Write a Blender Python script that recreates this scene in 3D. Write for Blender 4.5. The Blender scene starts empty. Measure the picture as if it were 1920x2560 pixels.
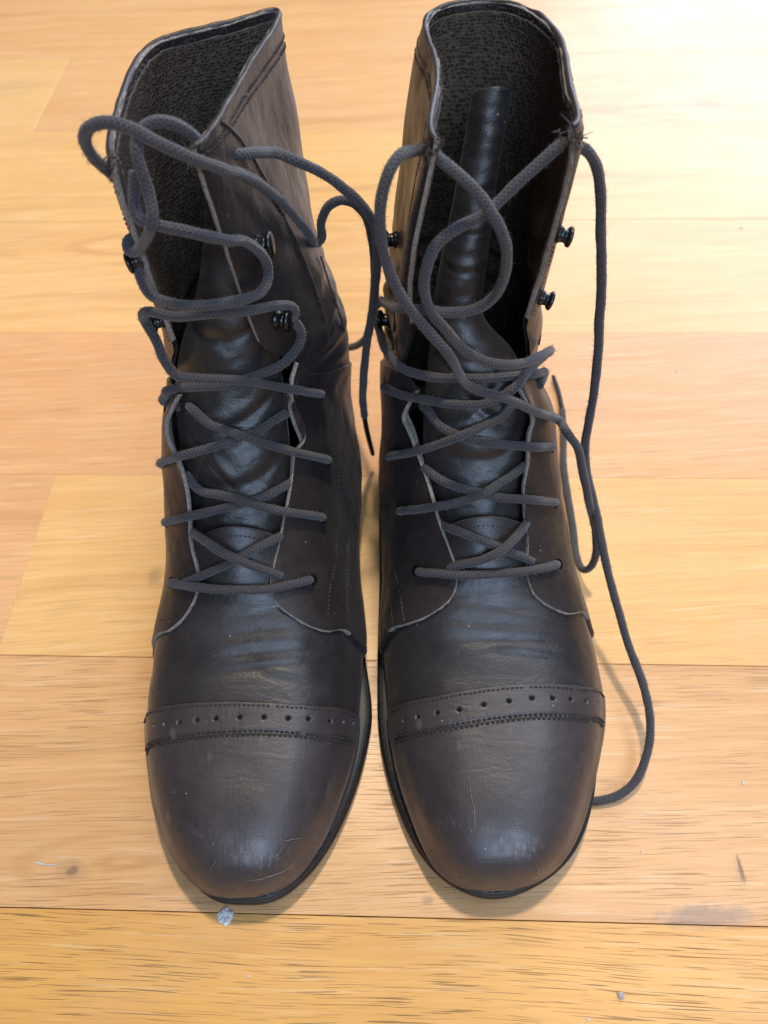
import bpy, bmesh, math, random
import numpy as np
from mathutils import Vector, Matrix
from mathutils.bvhtree import BVHTree

random.seed(7); rng = np.random.default_rng(7)
scene = bpy.context.scene
COL = scene.collection

# ------------------------------------------------------------------ camera
F_PX, PITCH, ROLL, CAM_H = 1923.0, math.radians(56.1), math.radians(2.35), 0.40   # focal length in pixels of a 1920 x 2560 frame
r0 = np.array([1, 0, 0.]); u0 = np.array([0, math.sin(PITCH), math.cos(PITCH)]); FWD = np.array([0, math.cos(PITCH), -math.sin(PITCH)])
RGT = math.cos(ROLL) * r0 - math.sin(ROLL) * u0
UPV = math.sin(ROLL) * r0 + math.cos(ROLL) * u0
CAM = np.array([0, 0, CAM_H])
cam_d = bpy.data.cameras.new('camera'); cam = bpy.data.objects.new('camera', cam_d); COL.objects.link(cam)
cam.matrix_world = Matrix(((RGT[0], UPV[0], -FWD[0], CAM[0]), (RGT[1], UPV[1], -FWD[1], CAM[1]), (RGT[2], UPV[2], -FWD[2], CAM[2]), (0, 0, 0, 1)))
cam_d.sensor_fit = 'VERTICAL'; cam_d.sensor_height = 9.8; cam_d.sensor_width = 7.35
cam_d.lens = F_PX / 2560 * 9.8
cam_d.clip_start = 0.01; cam_d.clip_end = 50
cam_d.dof.use_dof = True; cam_d.dof.focus_distance = 0.345; cam_d.dof.aperture_fstop = 2.6
scene.camera = cam
scene.render.resolution_x, scene.render.resolution_y = 768, 1024

# ------------------------------------------------------------------ light
world = bpy.data.worlds.new('World'); scene.world = world; world.use_nodes = True
bg = world.node_tree.nodes['Background']; bg.inputs[0].default_value = (0.95, 0.97, 1.0, 1); bg.inputs[1].default_value = 0.11

def area(name, loc, target, size, power, col, size_y=None):
    d = bpy.data.lights.new(name, 'AREA'); d.energy = power; d.color = col; d.size = size
    if size_y: d.shape = 'RECTANGLE'; d.size_y = size_y
    o = bpy.data.objects.new(name, d); COL.objects.link(o); o.location = loc
    o.rotation_euler = (Vector(target) - Vector(loc)).to_track_quat('-Z', 'Y').to_euler()
    return o
area('ceiling_lamp', (0.12, 0.95, 2.4), (0, 0.2, 0), 0.15, 42, (1.0, 0.85, 0.65))
area('front_window', (0.45, -1.9, 1.85), (0, 0.2, 0.05), 1.6, 48, (0.56, 0.74, 1.0), 1.3)
area('skylight', (1.05, 0.15, 2.4), (0, 0.2, 0), 1.0, 16, (0.70, 0.82, 1.0), 0.8)
area('window', (2.7, 4.6, 2.4), (0.2, 0.5, 0), 3.6, 260, (0.74, 0.80, 1.0), 2.8)
scene.view_settings.view_transform = 'Standard'; scene.view_settings.look = 'None'
scene.view_settings.gamma = 1; scene.view_settings.use_curve_mapping = False
scene.view_settings.exposure = 0.0
scene.render.engine = 'CYCLES'

# ------------------------------------------------------------------ projection helpers: a photo pixel plus a real height or distance gives a point in the room
def ray(u, v): return FWD + RGT * (u - 960) / F_PX + UPV * (1280 - v) / F_PX
def atz(u, v, z): w = ray(u, v); return CAM + w * ((z - CAM_H) / w[2])
def aty(u, v, y): w = ray(u, v); return CAM + w * (y / w[1])

# ------------------------------------------------------------------ node helpers
class NT:
    def __init__(s, name):
        s.m = bpy.data.materials.new(name); s.m.use_nodes = True; s.t = s.m.node_tree
        s.b = s.t.nodes['Principled BSDF']
    def n(s, typ, **kw):
        x = s.t.nodes.new(typ)
        for k, v in kw.items():
            if k.startswith('i_'): x.inputs[k[2:].replace('_', ' ')].default_value = v
            else: setattr(x, k, v)
        return x
    def l(s, a, b): s.t.links.new(a, b)
    def coord(s, which='Object'): return s.n('ShaderNodeTexCoord').outputs[which]
    def mapping(s, src, scale=(1, 1, 1), rot=(0, 0, 0), loc=(0, 0, 0)):
        m = s.n('ShaderNodeMapping'); m.inputs['Scale'].default_value = scale; m.inputs['Rotation'].default_value = rot; m.inputs['Location'].default_value = loc
        s.l(src, m.inputs[0]); return m.outputs[0]
    def noise(s, src, scale, detail=4, rough=.5, dist=0):
        x = s.n('ShaderNodeTexNoise'); x.inputs['Scale'].default_value = scale; x.inputs['Detail'].default_value = detail
        x.inputs['Roughness'].default_value = rough; x.inputs['Distortion'].default_value = dist
        s.l(src, x.inputs['Vector']); return x.outputs[0]
    def ramp(s, src, stops, interp='LINEAR'):
        r = s.n('ShaderNodeValToRGB'); r.color_ramp.interpolation = interp
        e = r.color_ramp.elements
        while len(e) < len(stops): e.new(0.5)
        for el, (p, c) in zip(e, stops):
            el.position = p; el.color = c if len(c) == 4 else (*c, 1)
        s.l(src, r.inputs[0]); return r.outputs[0]
    def mr(s, src, a, b, c=0., d=1.):
        r = s.n('ShaderNodeMapRange'); r.inputs[1].default_value = a; r.inputs[2].default_value = b; r.inputs[3].default_value = c; r.inputs[4].default_value = d
        s.l(src, r.inputs[0]); return r.outputs[0]
    def math(s, op, a, b=None):
        x = s.n('ShaderNodeMath', operation=op)
        for i, q in enumerate((a, b)):
            if q is None: continue
            if isinstance(q, (int, float)): x.inputs[i].default_value = q
            else: s.l(q, x.inputs[i])
        return x.outputs[0]
    def mix(s, fac, a, b, typ='MIX'):
        x = s.n('ShaderNodeMix', data_type='RGBA', blend_type=typ)
        for i, q in ((0, fac), (6, a), (7, b)):
            if isinstance(q, (int, float)): x.inputs[i].default_value = q
            elif isinstance(q, tuple): x.inputs[i].default_value = q if len(q) == 4 else (*q, 1)
            else: s.l(q, x.inputs[i])
        return x.outputs[2]
    def bump(s, h, strength, dist, prev=None):
        x = s.n('ShaderNodeBump'); x.inputs['Strength'].default_value = strength; x.inputs['Distance'].default_value = dist
        s.l(h, x.inputs['Height'])
        if prev: s.l(prev, x.inputs['Normal'])
        return x.outputs[0]
    def set(s, **kw):
        for k, v in kw.items():
            i = s.b.inputs[k.replace('_', ' ')]
            if hasattr(v, 'is_linked') or isinstance(v, bpy.types.NodeSocket): s.l(v, i)
            else: i.default_value = v if not (isinstance(v, tuple) and len(v) == 3) else (*v, 1)
        return s.m

def leather(name, base, dark, rough=.42, grain=1.0, scuff=0.0, streak=0.0, spec=.7):
    t = NT(name); c = t.coord()
    big = t.noise(c, 28, 5, .55); mid = t.noise(c, 160, 4, .6)
    col = t.mix(t.mr(big, .35, .68), dark, base)
    col = t.mix(t.mr(mid, .45, .75, 0, .35), col, tuple(min(1, x * 1.7) for x in base))
    # pale rubbed specks and scratches
    sp = t.noise(t.mapping(c, (1, .35, .7)), 420, 3, .7)
    spm = t.math('MULTIPLY', t.mr(sp, .70, .78), t.mr(t.noise(c, 35, 2), .48, .66))
    col = t.mix(t.math('MULTIPLY', spm, .35 + scuff), col, (.28, .26, .27))
    if scuff:
        # rubbed, dusty patches on the very front of the toe
        sy = t.n('ShaderNodeSeparateXYZ'); t.l(c, sy.inputs[0])
        fr = t.math('MULTIPLY', t.mr(sy.outputs[1], -.118, -.140), t.mr(t.noise(c, 70, 3, .6), .46, .62))
        st2 = t.noise(t.mapping(c, (1, .35, .5)), 520, 4, .75)
        col = t.mix(t.math('MULTIPLY', t.math('MULTIPLY', fr, t.mr(st2, .50, .68)), .55), col, (.23, .21, .22))
        ax = t.n('ShaderNodeTexVoronoi'); ax.inputs['Scale'].default_value = 95; t.l(t.mapping(c, (1, .45, .6)), ax.inputs['Vector'])
        col = t.mix(t.math('MULTIPLY', t.mr(ax.outputs['Distance'], .10, .22, .30, 0), t.mr(t.noise(c, 55, 2), .5, .6)), col, (.20, .185, .195))
    du = t.n('ShaderNodeTexVoronoi'); du.inputs['Scale'].default_value = 330; t.l(c, du.inputs['Vector'])
    dsep = t.n('ShaderNodeSeparateColor'); t.l(du.outputs['Color'], dsep.inputs[0])
    dm = t.math('MULTIPLY', t.mr(du.outputs['Distance'], .07, .13, 1, 0), t.mr(dsep.outputs[0], .955, .965))
    col = t.mix(t.math('MULTIPLY', dm, .8), col, (.42, .40, .39))
    rv = t.mr(t.noise(c, 60, 5, .6), .3, .7, rough - .07, rough + .1)
    rv = t.math('ADD', rv, t.math('MULTIPLY', spm, .2))
    vo = t.n('ShaderNodeTexVoronoi'); vo.feature = 'F1'; vo.inputs['Scale'].default_value = 1500; vo.inputs['Randomness'].default_value = 1
    t.l(c, vo.inputs['Vector'])
    n1 = t.bump(vo.outputs['Distance'], .16 * grain, .0003)
    n2 = t.bump(t.noise(t.mapping(c, (1, 1.5, 1)), 330, 5, .62, .6), .26 * grain, .0006, n1)
    n3 = t.bump(t.noise(t.mapping(c, (.55, 1.6, 1)), 75, 4, .55, .8), .32 * grain, .0016, n2)
    if streak:
        st = t.noise(t.mapping(c, (1.0, .12, .25)), 900, 2, .6)
        n3 = t.bump(st, streak, .0004, n3)
    t.set(Base_Color=col, Roughness=rv, Normal=n3, Specular_IOR_Level=spec)
    t.b.inputs['Sheen Weight'].default_value = .05
    return t.m

def simple(name, col, rough=.6, nscale=300, nstr=.3, ndist=.0005, var=.5, spec=.5, metal=0):
    t = NT(name); c = t.coord()
    n = t.noise(c, nscale, 4, .6)
    cc = t.mix(t.mr(n, .3, .7), tuple(x * (1 - var) for x in col), tuple(min(1, x * (1 + var)) for x in col))
    return t.set(Base_Color=cc, Roughness=rough, Normal=t.bump(n, nstr, ndist), Specular_IOR_Level=spec, Metallic=metal)

M = {}
M['leather'] = leather('brown_leather', (.028, .0205, .0205), (.0165, .0123, .0130), .41, spec=.45)
M['vamp'] = leather('vamp_leather', (.0235, .0188, .0212), (.0145, .0118, .0136), .385, .95, spec=.7)
M['cap'] = leather('toe_cap_leather', (.044, .0345, .0385), (.032, .0250, .0280), .41, .6, .3, .20)
M['tongue'] = leather('tongue_leather', (.020, .0175, .018), (.012, .011, .012), .40, 1.2)
M['edge'] = simple('raw_leather_edge', (.27, .24, .215), .85, 900, .6, .0006, .45, .2)
M['darkedge'] = simple('dyed_leather_edge', (.055, .048, .048), .7, 700, .5, .0005, .4, .3)
M['rubber'] = simple('black_rubber', (.012, .013, .015), .5, 400, .25, .0004, .5)
M['metal'] = simple('black_enamel_metal', (.006, .007, .008), .30, 200, .02, .0001, .2, .6)
M['hole'] = simple('hole_dark', (.006, .005, .005), .9, 300, .1, .0002, .2, .1)
M['thread'] = simple('brown_thread', (.042, .034, .033), .75, 1500, .4, .0003, .5, .2)
M['tuft'] = simple('frayed_thread', (.075, .066, .064), .9, 1500, .4, .0003, .4, .2)
M['scuff'] = simple('scuffed_leather', (.20, .18, .18), .8, 1500, .5, .0003, .5, .2)
M['fleck'] = simple('flaked_paint', (.72, .74, .78), .6, 900, .9, .0012, .25)
M['grit'] = simple('grey_grit', (.45, .43, .40), .7, 900, .8, .0010, .3)

def lining_mat():
    t = NT('knit_lining'); c = t.coord('UV')
    vo = t.n('ShaderNodeTexVoronoi'); vo.inputs['Scale'].default_value = 1; vo.inputs['Randomness'].default_value = .6
    t.l(t.mapping(c, (1, 1, 1)), vo.inputs['Vector'])
    fz = t.noise(t.coord(), 900, 3, .7)
    d = t.mr(vo.outputs['Distance'], .1, .75)
    col = t.mix(d, (.036, .026, .019), (.135, .100, .074))
    col = t.mix(t.mr(t.noise(t.coord(), 45, 4, .6), .35, .7, 0, .5), col, (.060, .050, .043))
    col = t.mix(t.mr(fz, .62, .8, 0, .5), col, (.11, .095, .085))
    h = t.math('ADD', t.math('MULTIPLY', d, .8), t.math('MULTIPLY', fz, .5))
    return t.set(Base_Color=col, Roughness=.95, Normal=t.bump(h, .8, .0012), Specular_IOR_Level=.1)
M['lining'] = lining_mat()

def lace_mat():
    t = NT('waxed_cord'); uv = t.coord('UV')
    # braid: two crossing helical waves in (turn, length) space
    def wave(sx, sy):
        w = t.n('ShaderNodeTexWave', wave_type='BANDS', bands_direction='X'); w.inputs['Scale'].default_value = 1
        s = t.n('ShaderNodeSeparateXYZ'); t.l(uv, s.inputs[0])
        ph = t.math('ADD', t.math('MULTIPLY', s.outputs[0], sx), t.math('MULTIPLY', s.outputs[1], sy))
        return t.math('SINE', ph)
    a = wave(2 * math.pi * 5, 3600); b = wave(-2 * math.pi * 5, 3600)
    h = t.math('MAXIMUM', a, b)
    fz = t.noise(t.coord(), 1400, 4, .7); bigz = t.noise(t.coord(), 60, 3)
    col = t.mix(t.mr(h, -.2, 1, .15, 1), (.020, .019, .023), (.066, .062, .074))
    col = t.mix(t.mr(fz, .52, .8, 0, .7), col, (.14, .13, .142))
    col = t.mix(t.mr(bigz, .4, .7, 0, .35), col, (.045, .042, .052))
    hh = t.math('ADD', t.math('MULTIPLY', h, .6), t.math('MULTIPLY', fz, 1.0))
    t.set(Base_Color=col, Roughness=.72, Normal=t.bump(hh, .55, .0005), Specular_IOR_Level=.35)
    t.b.inputs['Sheen Weight'].default_value = .25; t.b.inputs['Sheen Roughness'].default_value = .5
    return t.m
M['lace'] = lace_mat()
M['fibre'] = simple('cotton_fibre', (.10, .09, .095), .8, 900, .1, .0001, .3, .3)

def wood_mat():
    t = NT('oak_laminate')
    oi = t.n('ShaderNodeObjectInfo'); rnd = oi.outputs['Random']; tint = oi.outputs['Color']
    c0 = t.coord()
    off = t.n('ShaderNodeCombineXYZ'); t.l(t.math('MULTIPLY', rnd, 37.), off.inputs[0]); t.l(t.math('MULTIPLY', rnd, 11.), off.inputs[1])
    va = t.n('ShaderNodeVectorMath', operation='ADD'); t.l(c0, va.inputs[0]); t.l(off.outputs[0], va.inputs[1]); c = va.outputs[0]
    # slow warp so that the grain wanders; every board has its own slant
    sl = t.n('ShaderNodeAttribute'); sl.attribute_type = 'OBJECT'; sl.attribute_name = 'slant'
    w = t.noise(t.mapping(c, (3.2, 7, 1)), 1, 3, .5)
    sx = t.n('ShaderNodeSeparateXYZ'); t.l(c, sx.inputs[0])
    ys = t.math('ADD', sx.outputs[1], t.math('MULTIPLY', sx.outputs[0], sl.outputs['Fac']))
    def comb(amp):
        yy = t.math('ADD', ys, t.math('MULTIPLY', t.math('SUBTRACT', w, .5), amp))
        q = t.n('ShaderNodeCombineXYZ'); t.l(sx.outputs[0], q.inputs[0]); t.l(yy, q.inputs[1]); return q.outputs[0]
    cr, cw = comb(.075), comb(.016)
    rings = t.noise(t.mapping(cr, (1.1, 26, 1)), 1, 4, .55)
    fine = t.noise(t.mapping(cw, (8, 420, 1)), 1, 5, .7)
    pores = t.noise(t.mapping(cw, (30, 1750, 1)), 1, 1.5, .5)
    pmask = t.noise(t.mapping(cr, (7, 60, 1)), 1, 3, .6)
    # tint.a carries how strongly open pores show on this board
    base = t.mix(1.0, tint, t.ramp(rings, [(.28, (.80, .74, .68)), (.45, (1.0, 1.0, 1.0)), (.6, (.93, .90, .86)), (.74, (1.05, 1.05, 1.06))]), 'MULTIPLY')
    base = t.mix(t.mr(fine, .35, .7, 0, .42), base, t.mix(1.0, base, (.72, .60, .46), 'MULTIPLY'))
    fl = t.noise(t.mapping(cw, (16, 330, 3)), 1, 3, .6)
    base = t.mix(t.mr(fl, .55, .75, 0, .30), base, (.98, .80, .56))
    po = t.math('MULTIPLY', t.mr(pores, .585, .62), t.mr(pmask, .36, .56, .10, 1))
    po = t.math('MULTIPLY', po, oi.outputs['Alpha'])
    base = t.mix(t.math('MULTIPLY', po, .88), base, (.15, .068, .022))
    # knots, a dark stain at a seam and a gouge, each at its own spot on the boards
    s0 = t.n('ShaderNodeSeparateXYZ'); t.l(c0, s0.inputs[0]); wn = t.math('MULTIPLY', t.math('SUBTRACT', t.noise(c0, 160, 3, .7), .5), 1.3)
    def spot(x, y, rx, ry):
        dx = t.math('DIVIDE', t.math('SUBTRACT', s0.outputs[0], x), rx); dy = t.math('DIVIDE', t.math('SUBTRACT', s0.outputs[1], y), ry)
        r = t.math('SQRT', t.math('ADD', t.math('MULTIPLY', dx, dx), t.math('MULTIPLY', dy, dy))); return r
    for (u, v, rx, ry, amt, colr) in ((182, 2177, .0030, .0021, .75, (.13, .09, .07)), (182, 2177, .009, .0055, .35, (.36, .22, .12)), (387, 1440, .004, .006, .45, (.36, .22, .12)), (1070, 2250, .0028, .0022, .45, (.22, .15, .12)),
                                      (1765, 2292, .021, .0050, .55, (.22, .18, .17)), (1851, 2172, .0012, .0060, .8, (.12, .07, .04)), (1845, 2180, .0018, .0070, .35, (.45, .33, .2))):
        p = atz(u, v, 0); m = t.mr(t.math('ADD', spot(p[0], p[1], rx, ry), wn), .55, 1.25, 1, 0)
        base = t.mix(t.math('MULTIPLY', m, amt), base, colr)
    for (u, v, ln, wd, f, amt) in ((150, 618, .17, .030, 2.6, .34), (1640, 262, .30, .060, 3.2, .30), (60, 2165, .09, .024, 2.2, .35)):
        p = atz(u, v, 0); r = spot(p[0] + ln * .55, p[1], ln, wd); r2 = t.math('ADD', r, t.math('MULTIPLY', wn, .06))
        m = t.math('MULTIPLY', t.mr(t.math('SINE', t.math('MULTIPLY', r2, f * 6.28)), .2, 1), t.mr(r, .35, 1.1, 1, 0))
        base = t.mix(t.math('MULTIPLY', m, amt), base, t.mix(1.0, base, (.62, .48, .36), 'MULTIPLY'))
    # blotches of greyish wear
    wr = t.noise(c0, 9, 4, .6)
    base = t.mix(t.mr(wr, .52, .75, 0, .16), base, (.52, .43, .36))
    # random fine scratches
    scv = t.noise(t.mapping(c0, (14, 420, 1), (0, 0, 1.1)), 1, 2, .5); scm = t.noise(c0, 14, 2)
    sc = t.math('MULTIPLY', t.mr(scv, .74, .77), t.mr(scm, .58, .66))
    base = t.mix(t.math('MULTIPLY', sc, .35), base, (.85, .75, .62))
    rough = t.math('ADD', t.mr(wr, .3, .7, .30, .40), t.math('MULTIPLY', po, .2))
    hgt = t.math('SUBTRACT', t.math('MULTIPLY', fine, .35), po)
    n = t.bump(hgt, .30, .0004)
    n = t.bump(t.noise(c0, 70, 3), .05, .002, n)
    return t.set(Base_Color=base, Roughness=rough, Normal=n, Specular_IOR_Level=.5)
M['wood'] = wood_mat()

# ------------------------------------------------------------------ object helpers
def mesh_obj(name, verts, faces, mats, parent=None, loc=None, fmat=None, smooth=True, uvs=None):
    me = bpy.data.meshes.new(name)
    v = np.asarray(verts, float)
    if parent is not None: v = v - np.array(ABS[parent.name])
    elif loc is not None: v = v - np.array(loc)
    me.from_pydata(v.tolist(), [], [tuple(int(i) for i in f) for f in faces])
    for m in (mats if isinstance(mats, (list, tuple)) else [mats]): me.materials.append(m)
    if fmat is not None: me.polygons.foreach_set('material_index', np.asarray(fmat, dtype=np.int32))
    if smooth: me.polygons.foreach_set('use_smooth', np.ones(len(me.polygons), dtype=bool))
    if uvs is not None:
        ul = me.uv_layers.new(name='UVMap'); li = np.empty(len(me.loops), dtype=np.int32); me.loops.foreach_get('vertex_index', li)
        ul.data.foreach_set('uv', np.asarray(uvs, dtype=np.float32)[li].ravel())
    me.update()
    o = bpy.data.objects.new(name, me); COL.objects.link(o)
    if parent is not None: o.parent = parent; ABS[o.name] = ABS[parent.name]
    else:
        o.location = loc if loc is not None else (0, 0, 0); ABS[o.name] = tuple(o.location)
    return o
ABS = {}
def tag(o, label=None, cat=None, group=None, kind=None):
    if label: o['label'] = label
    if cat: o['category'] = cat
    if group: o['group'] = group
    if kind: o['kind'] = kind
    return o
def grid_faces(nu, nv, base=0, flip=False):
    i, j = np.meshgrid(np.arange(nu - 1), np.arange(nv - 1), indexing='ij')
    a = base + i * nv + j; f = np.stack([a, a + nv, a + nv + 1, a + 1], -1).reshape(-1, 4)
    return f[:, ::-1] if flip else f

# ------------------------------------------------------------------ splines
def spline_matrix(n, periodic):
    if periodic:
        A = np.zeros((n, n)); Bm = np.zeros((n, n))
        for i in range(n):
            A[i, i] = 4; A[i, (i - 1) % n] += 1; A[i, (i + 1) % n] += 1
            Bm[i, i] = -12; Bm[i, (i - 1) % n] += 6; Bm[i, (i + 1) % n] += 6
        return np.linalg.solve(A, Bm)
    A = np.eye(n); Bm = np.zeros((n, n))
    for i in range(1, n - 1):
        A[i, i - 1:i + 2] = (1, 4, 1); Bm[i, i - 1:i + 2] = (6, -12, 6)
    return np.linalg.solve(A, Bm)
def spline_rows(n, x, periodic, Mx):
    x = np.asarray(x, float)
    if periodic: x = np.mod(x, n); i = np.floor(x).astype(int) % n; k = (i + 1) % n
    else: x = np.clip(x, 0, n - 1); i = np.minimum(np.floor(x).astype(int), n - 2); k = i + 1
    t = x - np.floor(x) if periodic else x - i
    W = np.zeros((len(x), n)); r = np.arange(len(x))
    W[r, i] += 1 - t; W[r, k] += t
    return W + (((1 - t) ** 3 - (1 - t)) / 6)[:, None] * Mx[i] + ((t ** 3 - t) / 6)[:, None] * Mx[k]
def curve(pts, n):
    """C2 curve through points, resampled evenly by length"""
    p = np.asarray(pts, float); m = len(p)
    if m == 2: q = p[0] + (p[1] - p[0]) * np.linspace(0, 1, n)[:, None]; return q
    d = np.concatenate([[0], np.cumsum(np.sqrt(np.linalg.norm(np.diff(p, axis=0), axis=1)) + 1e-9)])
    # centripetal Catmull-Rom
    t = np.linspace(0, d[-1], max(400, m * 30)); out = np.zeros((len(t), p.shape[1]))
    tg = np.zeros_like(p)
    tg[1:-1] = ((p[1:-1] - p[:-2]) / np.diff(d)[:-1, None] * np.diff(d)[1:, None] + (p[2:] - p[1:-1]) / np.diff(d)[1:, None] * np.diff(d)[:-1, None]) / (d[2:] - d[:-2])[:, None]
    tg[0] = (p[1] - p[0]) / (d[1] - d[0]); tg[-1] = (p[-1] - p[-2]) / (d[-1] - d[-2])
    i = np.clip(np.searchsorted(d, t, 'right') - 1, 0, m - 2); h = d[i + 1] - d[i]; s = (t - d[i]) / h
    h00 = 2 * s ** 3 - 3 * s ** 2 + 1; h10 = s ** 3 - 2 * s ** 2 + s; h01 = -2 * s ** 3 + 3 * s ** 2; h11 = s ** 3 - s ** 2
    out = h00[:, None] * p[i] + (h10 * h)[:, None] * tg[i] + h01[:, None] * p[i + 1] + (h11 * h)[:, None] * tg[i + 1]
    L = np.concatenate([[0], np.cumsum(np.linalg.norm(np.diff(out, axis=0), axis=1))])
    q = np.linspace(0, L[-1], n)
    return np.stack([np.interp(q, L, out[:, k]) for k in range(p.shape[1])], 1)
def clen(p): return float(np.linalg.norm(np.diff(p, axis=0), axis=1).sum())

def tube(p, rad, nside=12, cap=True, v0=0):
    """points -> verts, faces, uvs"""
    p = np.asarray(p); n = len(p); rad = np.broadcast_to(rad, (n,))
    T = np.gradient(p, axis=0); T /= np.linalg.norm(T, axis=1)[:, None] + 1e-12
    N = np.zeros_like(p); ref = np.array([0, 0, 1.]) if abs(T[0][2]) < .9 else np.array([1., 0, 0])
    N[0] = np.cross(T[0], ref); N[0] /= np.linalg.norm(N[0])
    for i in range(1, n):
        q = N[i - 1] - T[i] * (N[i - 1] @ T[i]); N[i] = q / (np.linalg.norm(q) + 1e-12)
    B = np.cross(T, N); a = np.linspace(0, 2 * np.pi, nside + 1)
    L = v0 + np.concatenate([[0], np.cumsum(np.linalg.norm(np.diff(p, axis=0), axis=1))])
    V = p[:, None] + rad[:, None, None] * (np.cos(a)[None, :, None] * N[:, None] + np.sin(a)[None, :, None] * B[:, None])
    uv = np.stack(np.broadcast_arrays(np.linspace(0, 1, nside + 1)[None, :], L[:, None]), -1)
    V = V.reshape(-1, 3); Fc = grid_faces(n, nside + 1).tolist(); uv = uv.reshape(-1, 2)
    if cap:
        for k, c, fl in ((0, p[0] - T[0] * rad[0] * .35, 0), (n - 1, p[-1] + T[-1] * rad[-1] * .35, 1)):
            V = np.vstack([V, c]); uv = np.vstack([uv, [0, L[k]]]); ci = len(V) - 1
            for j in range(nside):
                a_, b_ = k * (nside + 1) + j, k * (nside + 1) + j + 1
                Fc.append((a_, b_, ci) if not fl else (b_, a_, ci))
    return V, Fc, uv
class Bag:
    """collects pieces of ONE part"""
    def __init__(s): s.v = []; s.f = []; s.u = []; s.m = []; s.n = 0
    def add(s, V, Fc, uv=None, mat=0):
        s.v.append(np.asarray(V)); s.f += [tuple(int(i) + s.n for i in f) for f in Fc]; s.n += len(V)
        s.u.append(np.zeros((len(V), 2)) if uv is None else uv); s.m += [mat] * len(Fc)
    def build(s, name, mats, parent=None, smooth=True):
        return mesh_obj(name, np.vstack(s.v), s.f, mats, parent, None, s.m, smooth, np.vstack(s.u))

# ------------------------------------------------------------------ floor
floor_rot = math.radians(-3.4)
def build_floor():
    a = floor_rot; ex = np.array([math.cos(a), math.sin(a), 0]); ey = np.array([-math.sin(a), math.cos(a), 0])
    v = [ex * x + ey * y + np.array([0, 0, z]) for z in (-.012, -.006) for x, y in ((-2.6, -.55), (2.6, -.55), (2.6, 4.2), (-2.6, 4.2))]
    fl = mesh_obj('floor', v, [(0, 3, 2, 1), (4, 5, 6, 7), (0, 1, 5, 4), (1, 2, 6, 5), (2, 3, 7, 6), (3, 0, 4, 7)], [M['darkedge']], smooth=False)
    tag(fl, kind='structure')
    SEAM = {0: .0426, 1: .1691, 2: .2962, 3: .429, 4: .5634, 5: .702, 6: .8415}; SEAM.update({k: .0426 + .127 * k for k in range(-4, 0)}); SEAM.update({k: .8415 + .14 * (k - 6) for k in range(7, 31)})                      # seam between the two nearest boards, in the floor's own frame
    Y1 = (0.845, 0.530, 0.241); O1 = (0.806, 0.463, 0.219); T1 = (0.749, 0.450, 0.222); P1 = (0.816, 0.474, 0.233)
    rows = {-4: [(9, O1, .7)], -3: [(9, Y1, .6)], -2: [(9, T1, .8)],
            -1: [(9, (0.806, 0.450, 0.136), .85)],
            0: [(9, (0.768, 0.454, 0.214), .6)],
            1: [(-.232, P1, .35), (9, (0.864, 0.530, 0.214), .30)],
            2: [(9, (0.820, 0.462, 0.220), .35)],
            3: [(9, (0.883, 0.550, 0.241), .15)],
            4: [(9, (0.883, 0.558, 0.237), .15)],
            5: [(-.3635, (0.883, 0.577, 0.255), .1), (9, (0.845, 0.511, 0.237), .2)],
            6: [(9, (0.845, 0.516, 0.237), .2)], 7: [(.3, Y1, .2), (9, O1, .2)], 8: [(-.2, O1, .2), (9, T1, .2)], 9: [(.1, Y1, .2), (9, O1, .2)]}
    for r in range(-4, 30):
        spec = rows.get(r, [(-.3 + .2 * (r % 4), Y1, .2), (9, O1, .2)])
        x = -2.6
        for xe, colr, pore in spec:
            xe = min(xe, 2.6)
            xs = [x, xe]
            if xe - x > 1.3: xs = [x, -1.5 - .13 * (r % 5), -.62 - .1 * (r % 3), .66 + .13 * (r % 4), 1.6 + .11 * (r % 5), xe] if x < -.8 and xe > 1 else ([x, -1.4 + .12 * (r % 4), xe] if xe < 1 else [x, .62 + .12 * (r % 4), 1.7, xe])
            for k in range(len(xs) - 1):
                gl = .0002 if r in (0, 1) else .00004; gh = .0002 if r in (-1, 0) else .00004
                a0, a1 = xs[k] + .00004, xs[k + 1] - .00004
                b0, b1 = SEAM[r] + gl, SEAM[r + 1] - gh
                bv = .00022; dz = rng.uniform(-.00012, .00012)
                vs = []
                for z, i in ((-.006, 0), (-bv + dz, 0), (dz, bv)):
                    for px, py in ((a0 + i, b0 + i), (a1 - i, b0 + i), (a1 - i, b1 - i), (a0 + i, b1 - i)):
                        vs.append(ex * px + ey * py + np.array([0, 0, z]))
                fs = [(8, 9, 10, 11)]
                for lv in (0, 4):
                    for q in range(4): fs.append((lv + q, lv + (q + 1) % 4, lv + 4 + (q + 1) % 4, lv + 4 + q))
                p = mesh_obj('plank', vs, fs, [M['wood']], fl, smooth=False)
                main = xs[k] < .15 and xs[k + 1] > .15 if xe > 1 else xs[k + 1] == xe
                c = np.array(colr) if main else np.array([Y1, O1, P1, T1][(r + k) % 4])
                p.color = (*c, pore); p['slant'] = {-1: .085, 0: .02}.get(r, float(rng.uniform(-.02, .02)))
            x = xe
build_floor()

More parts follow.
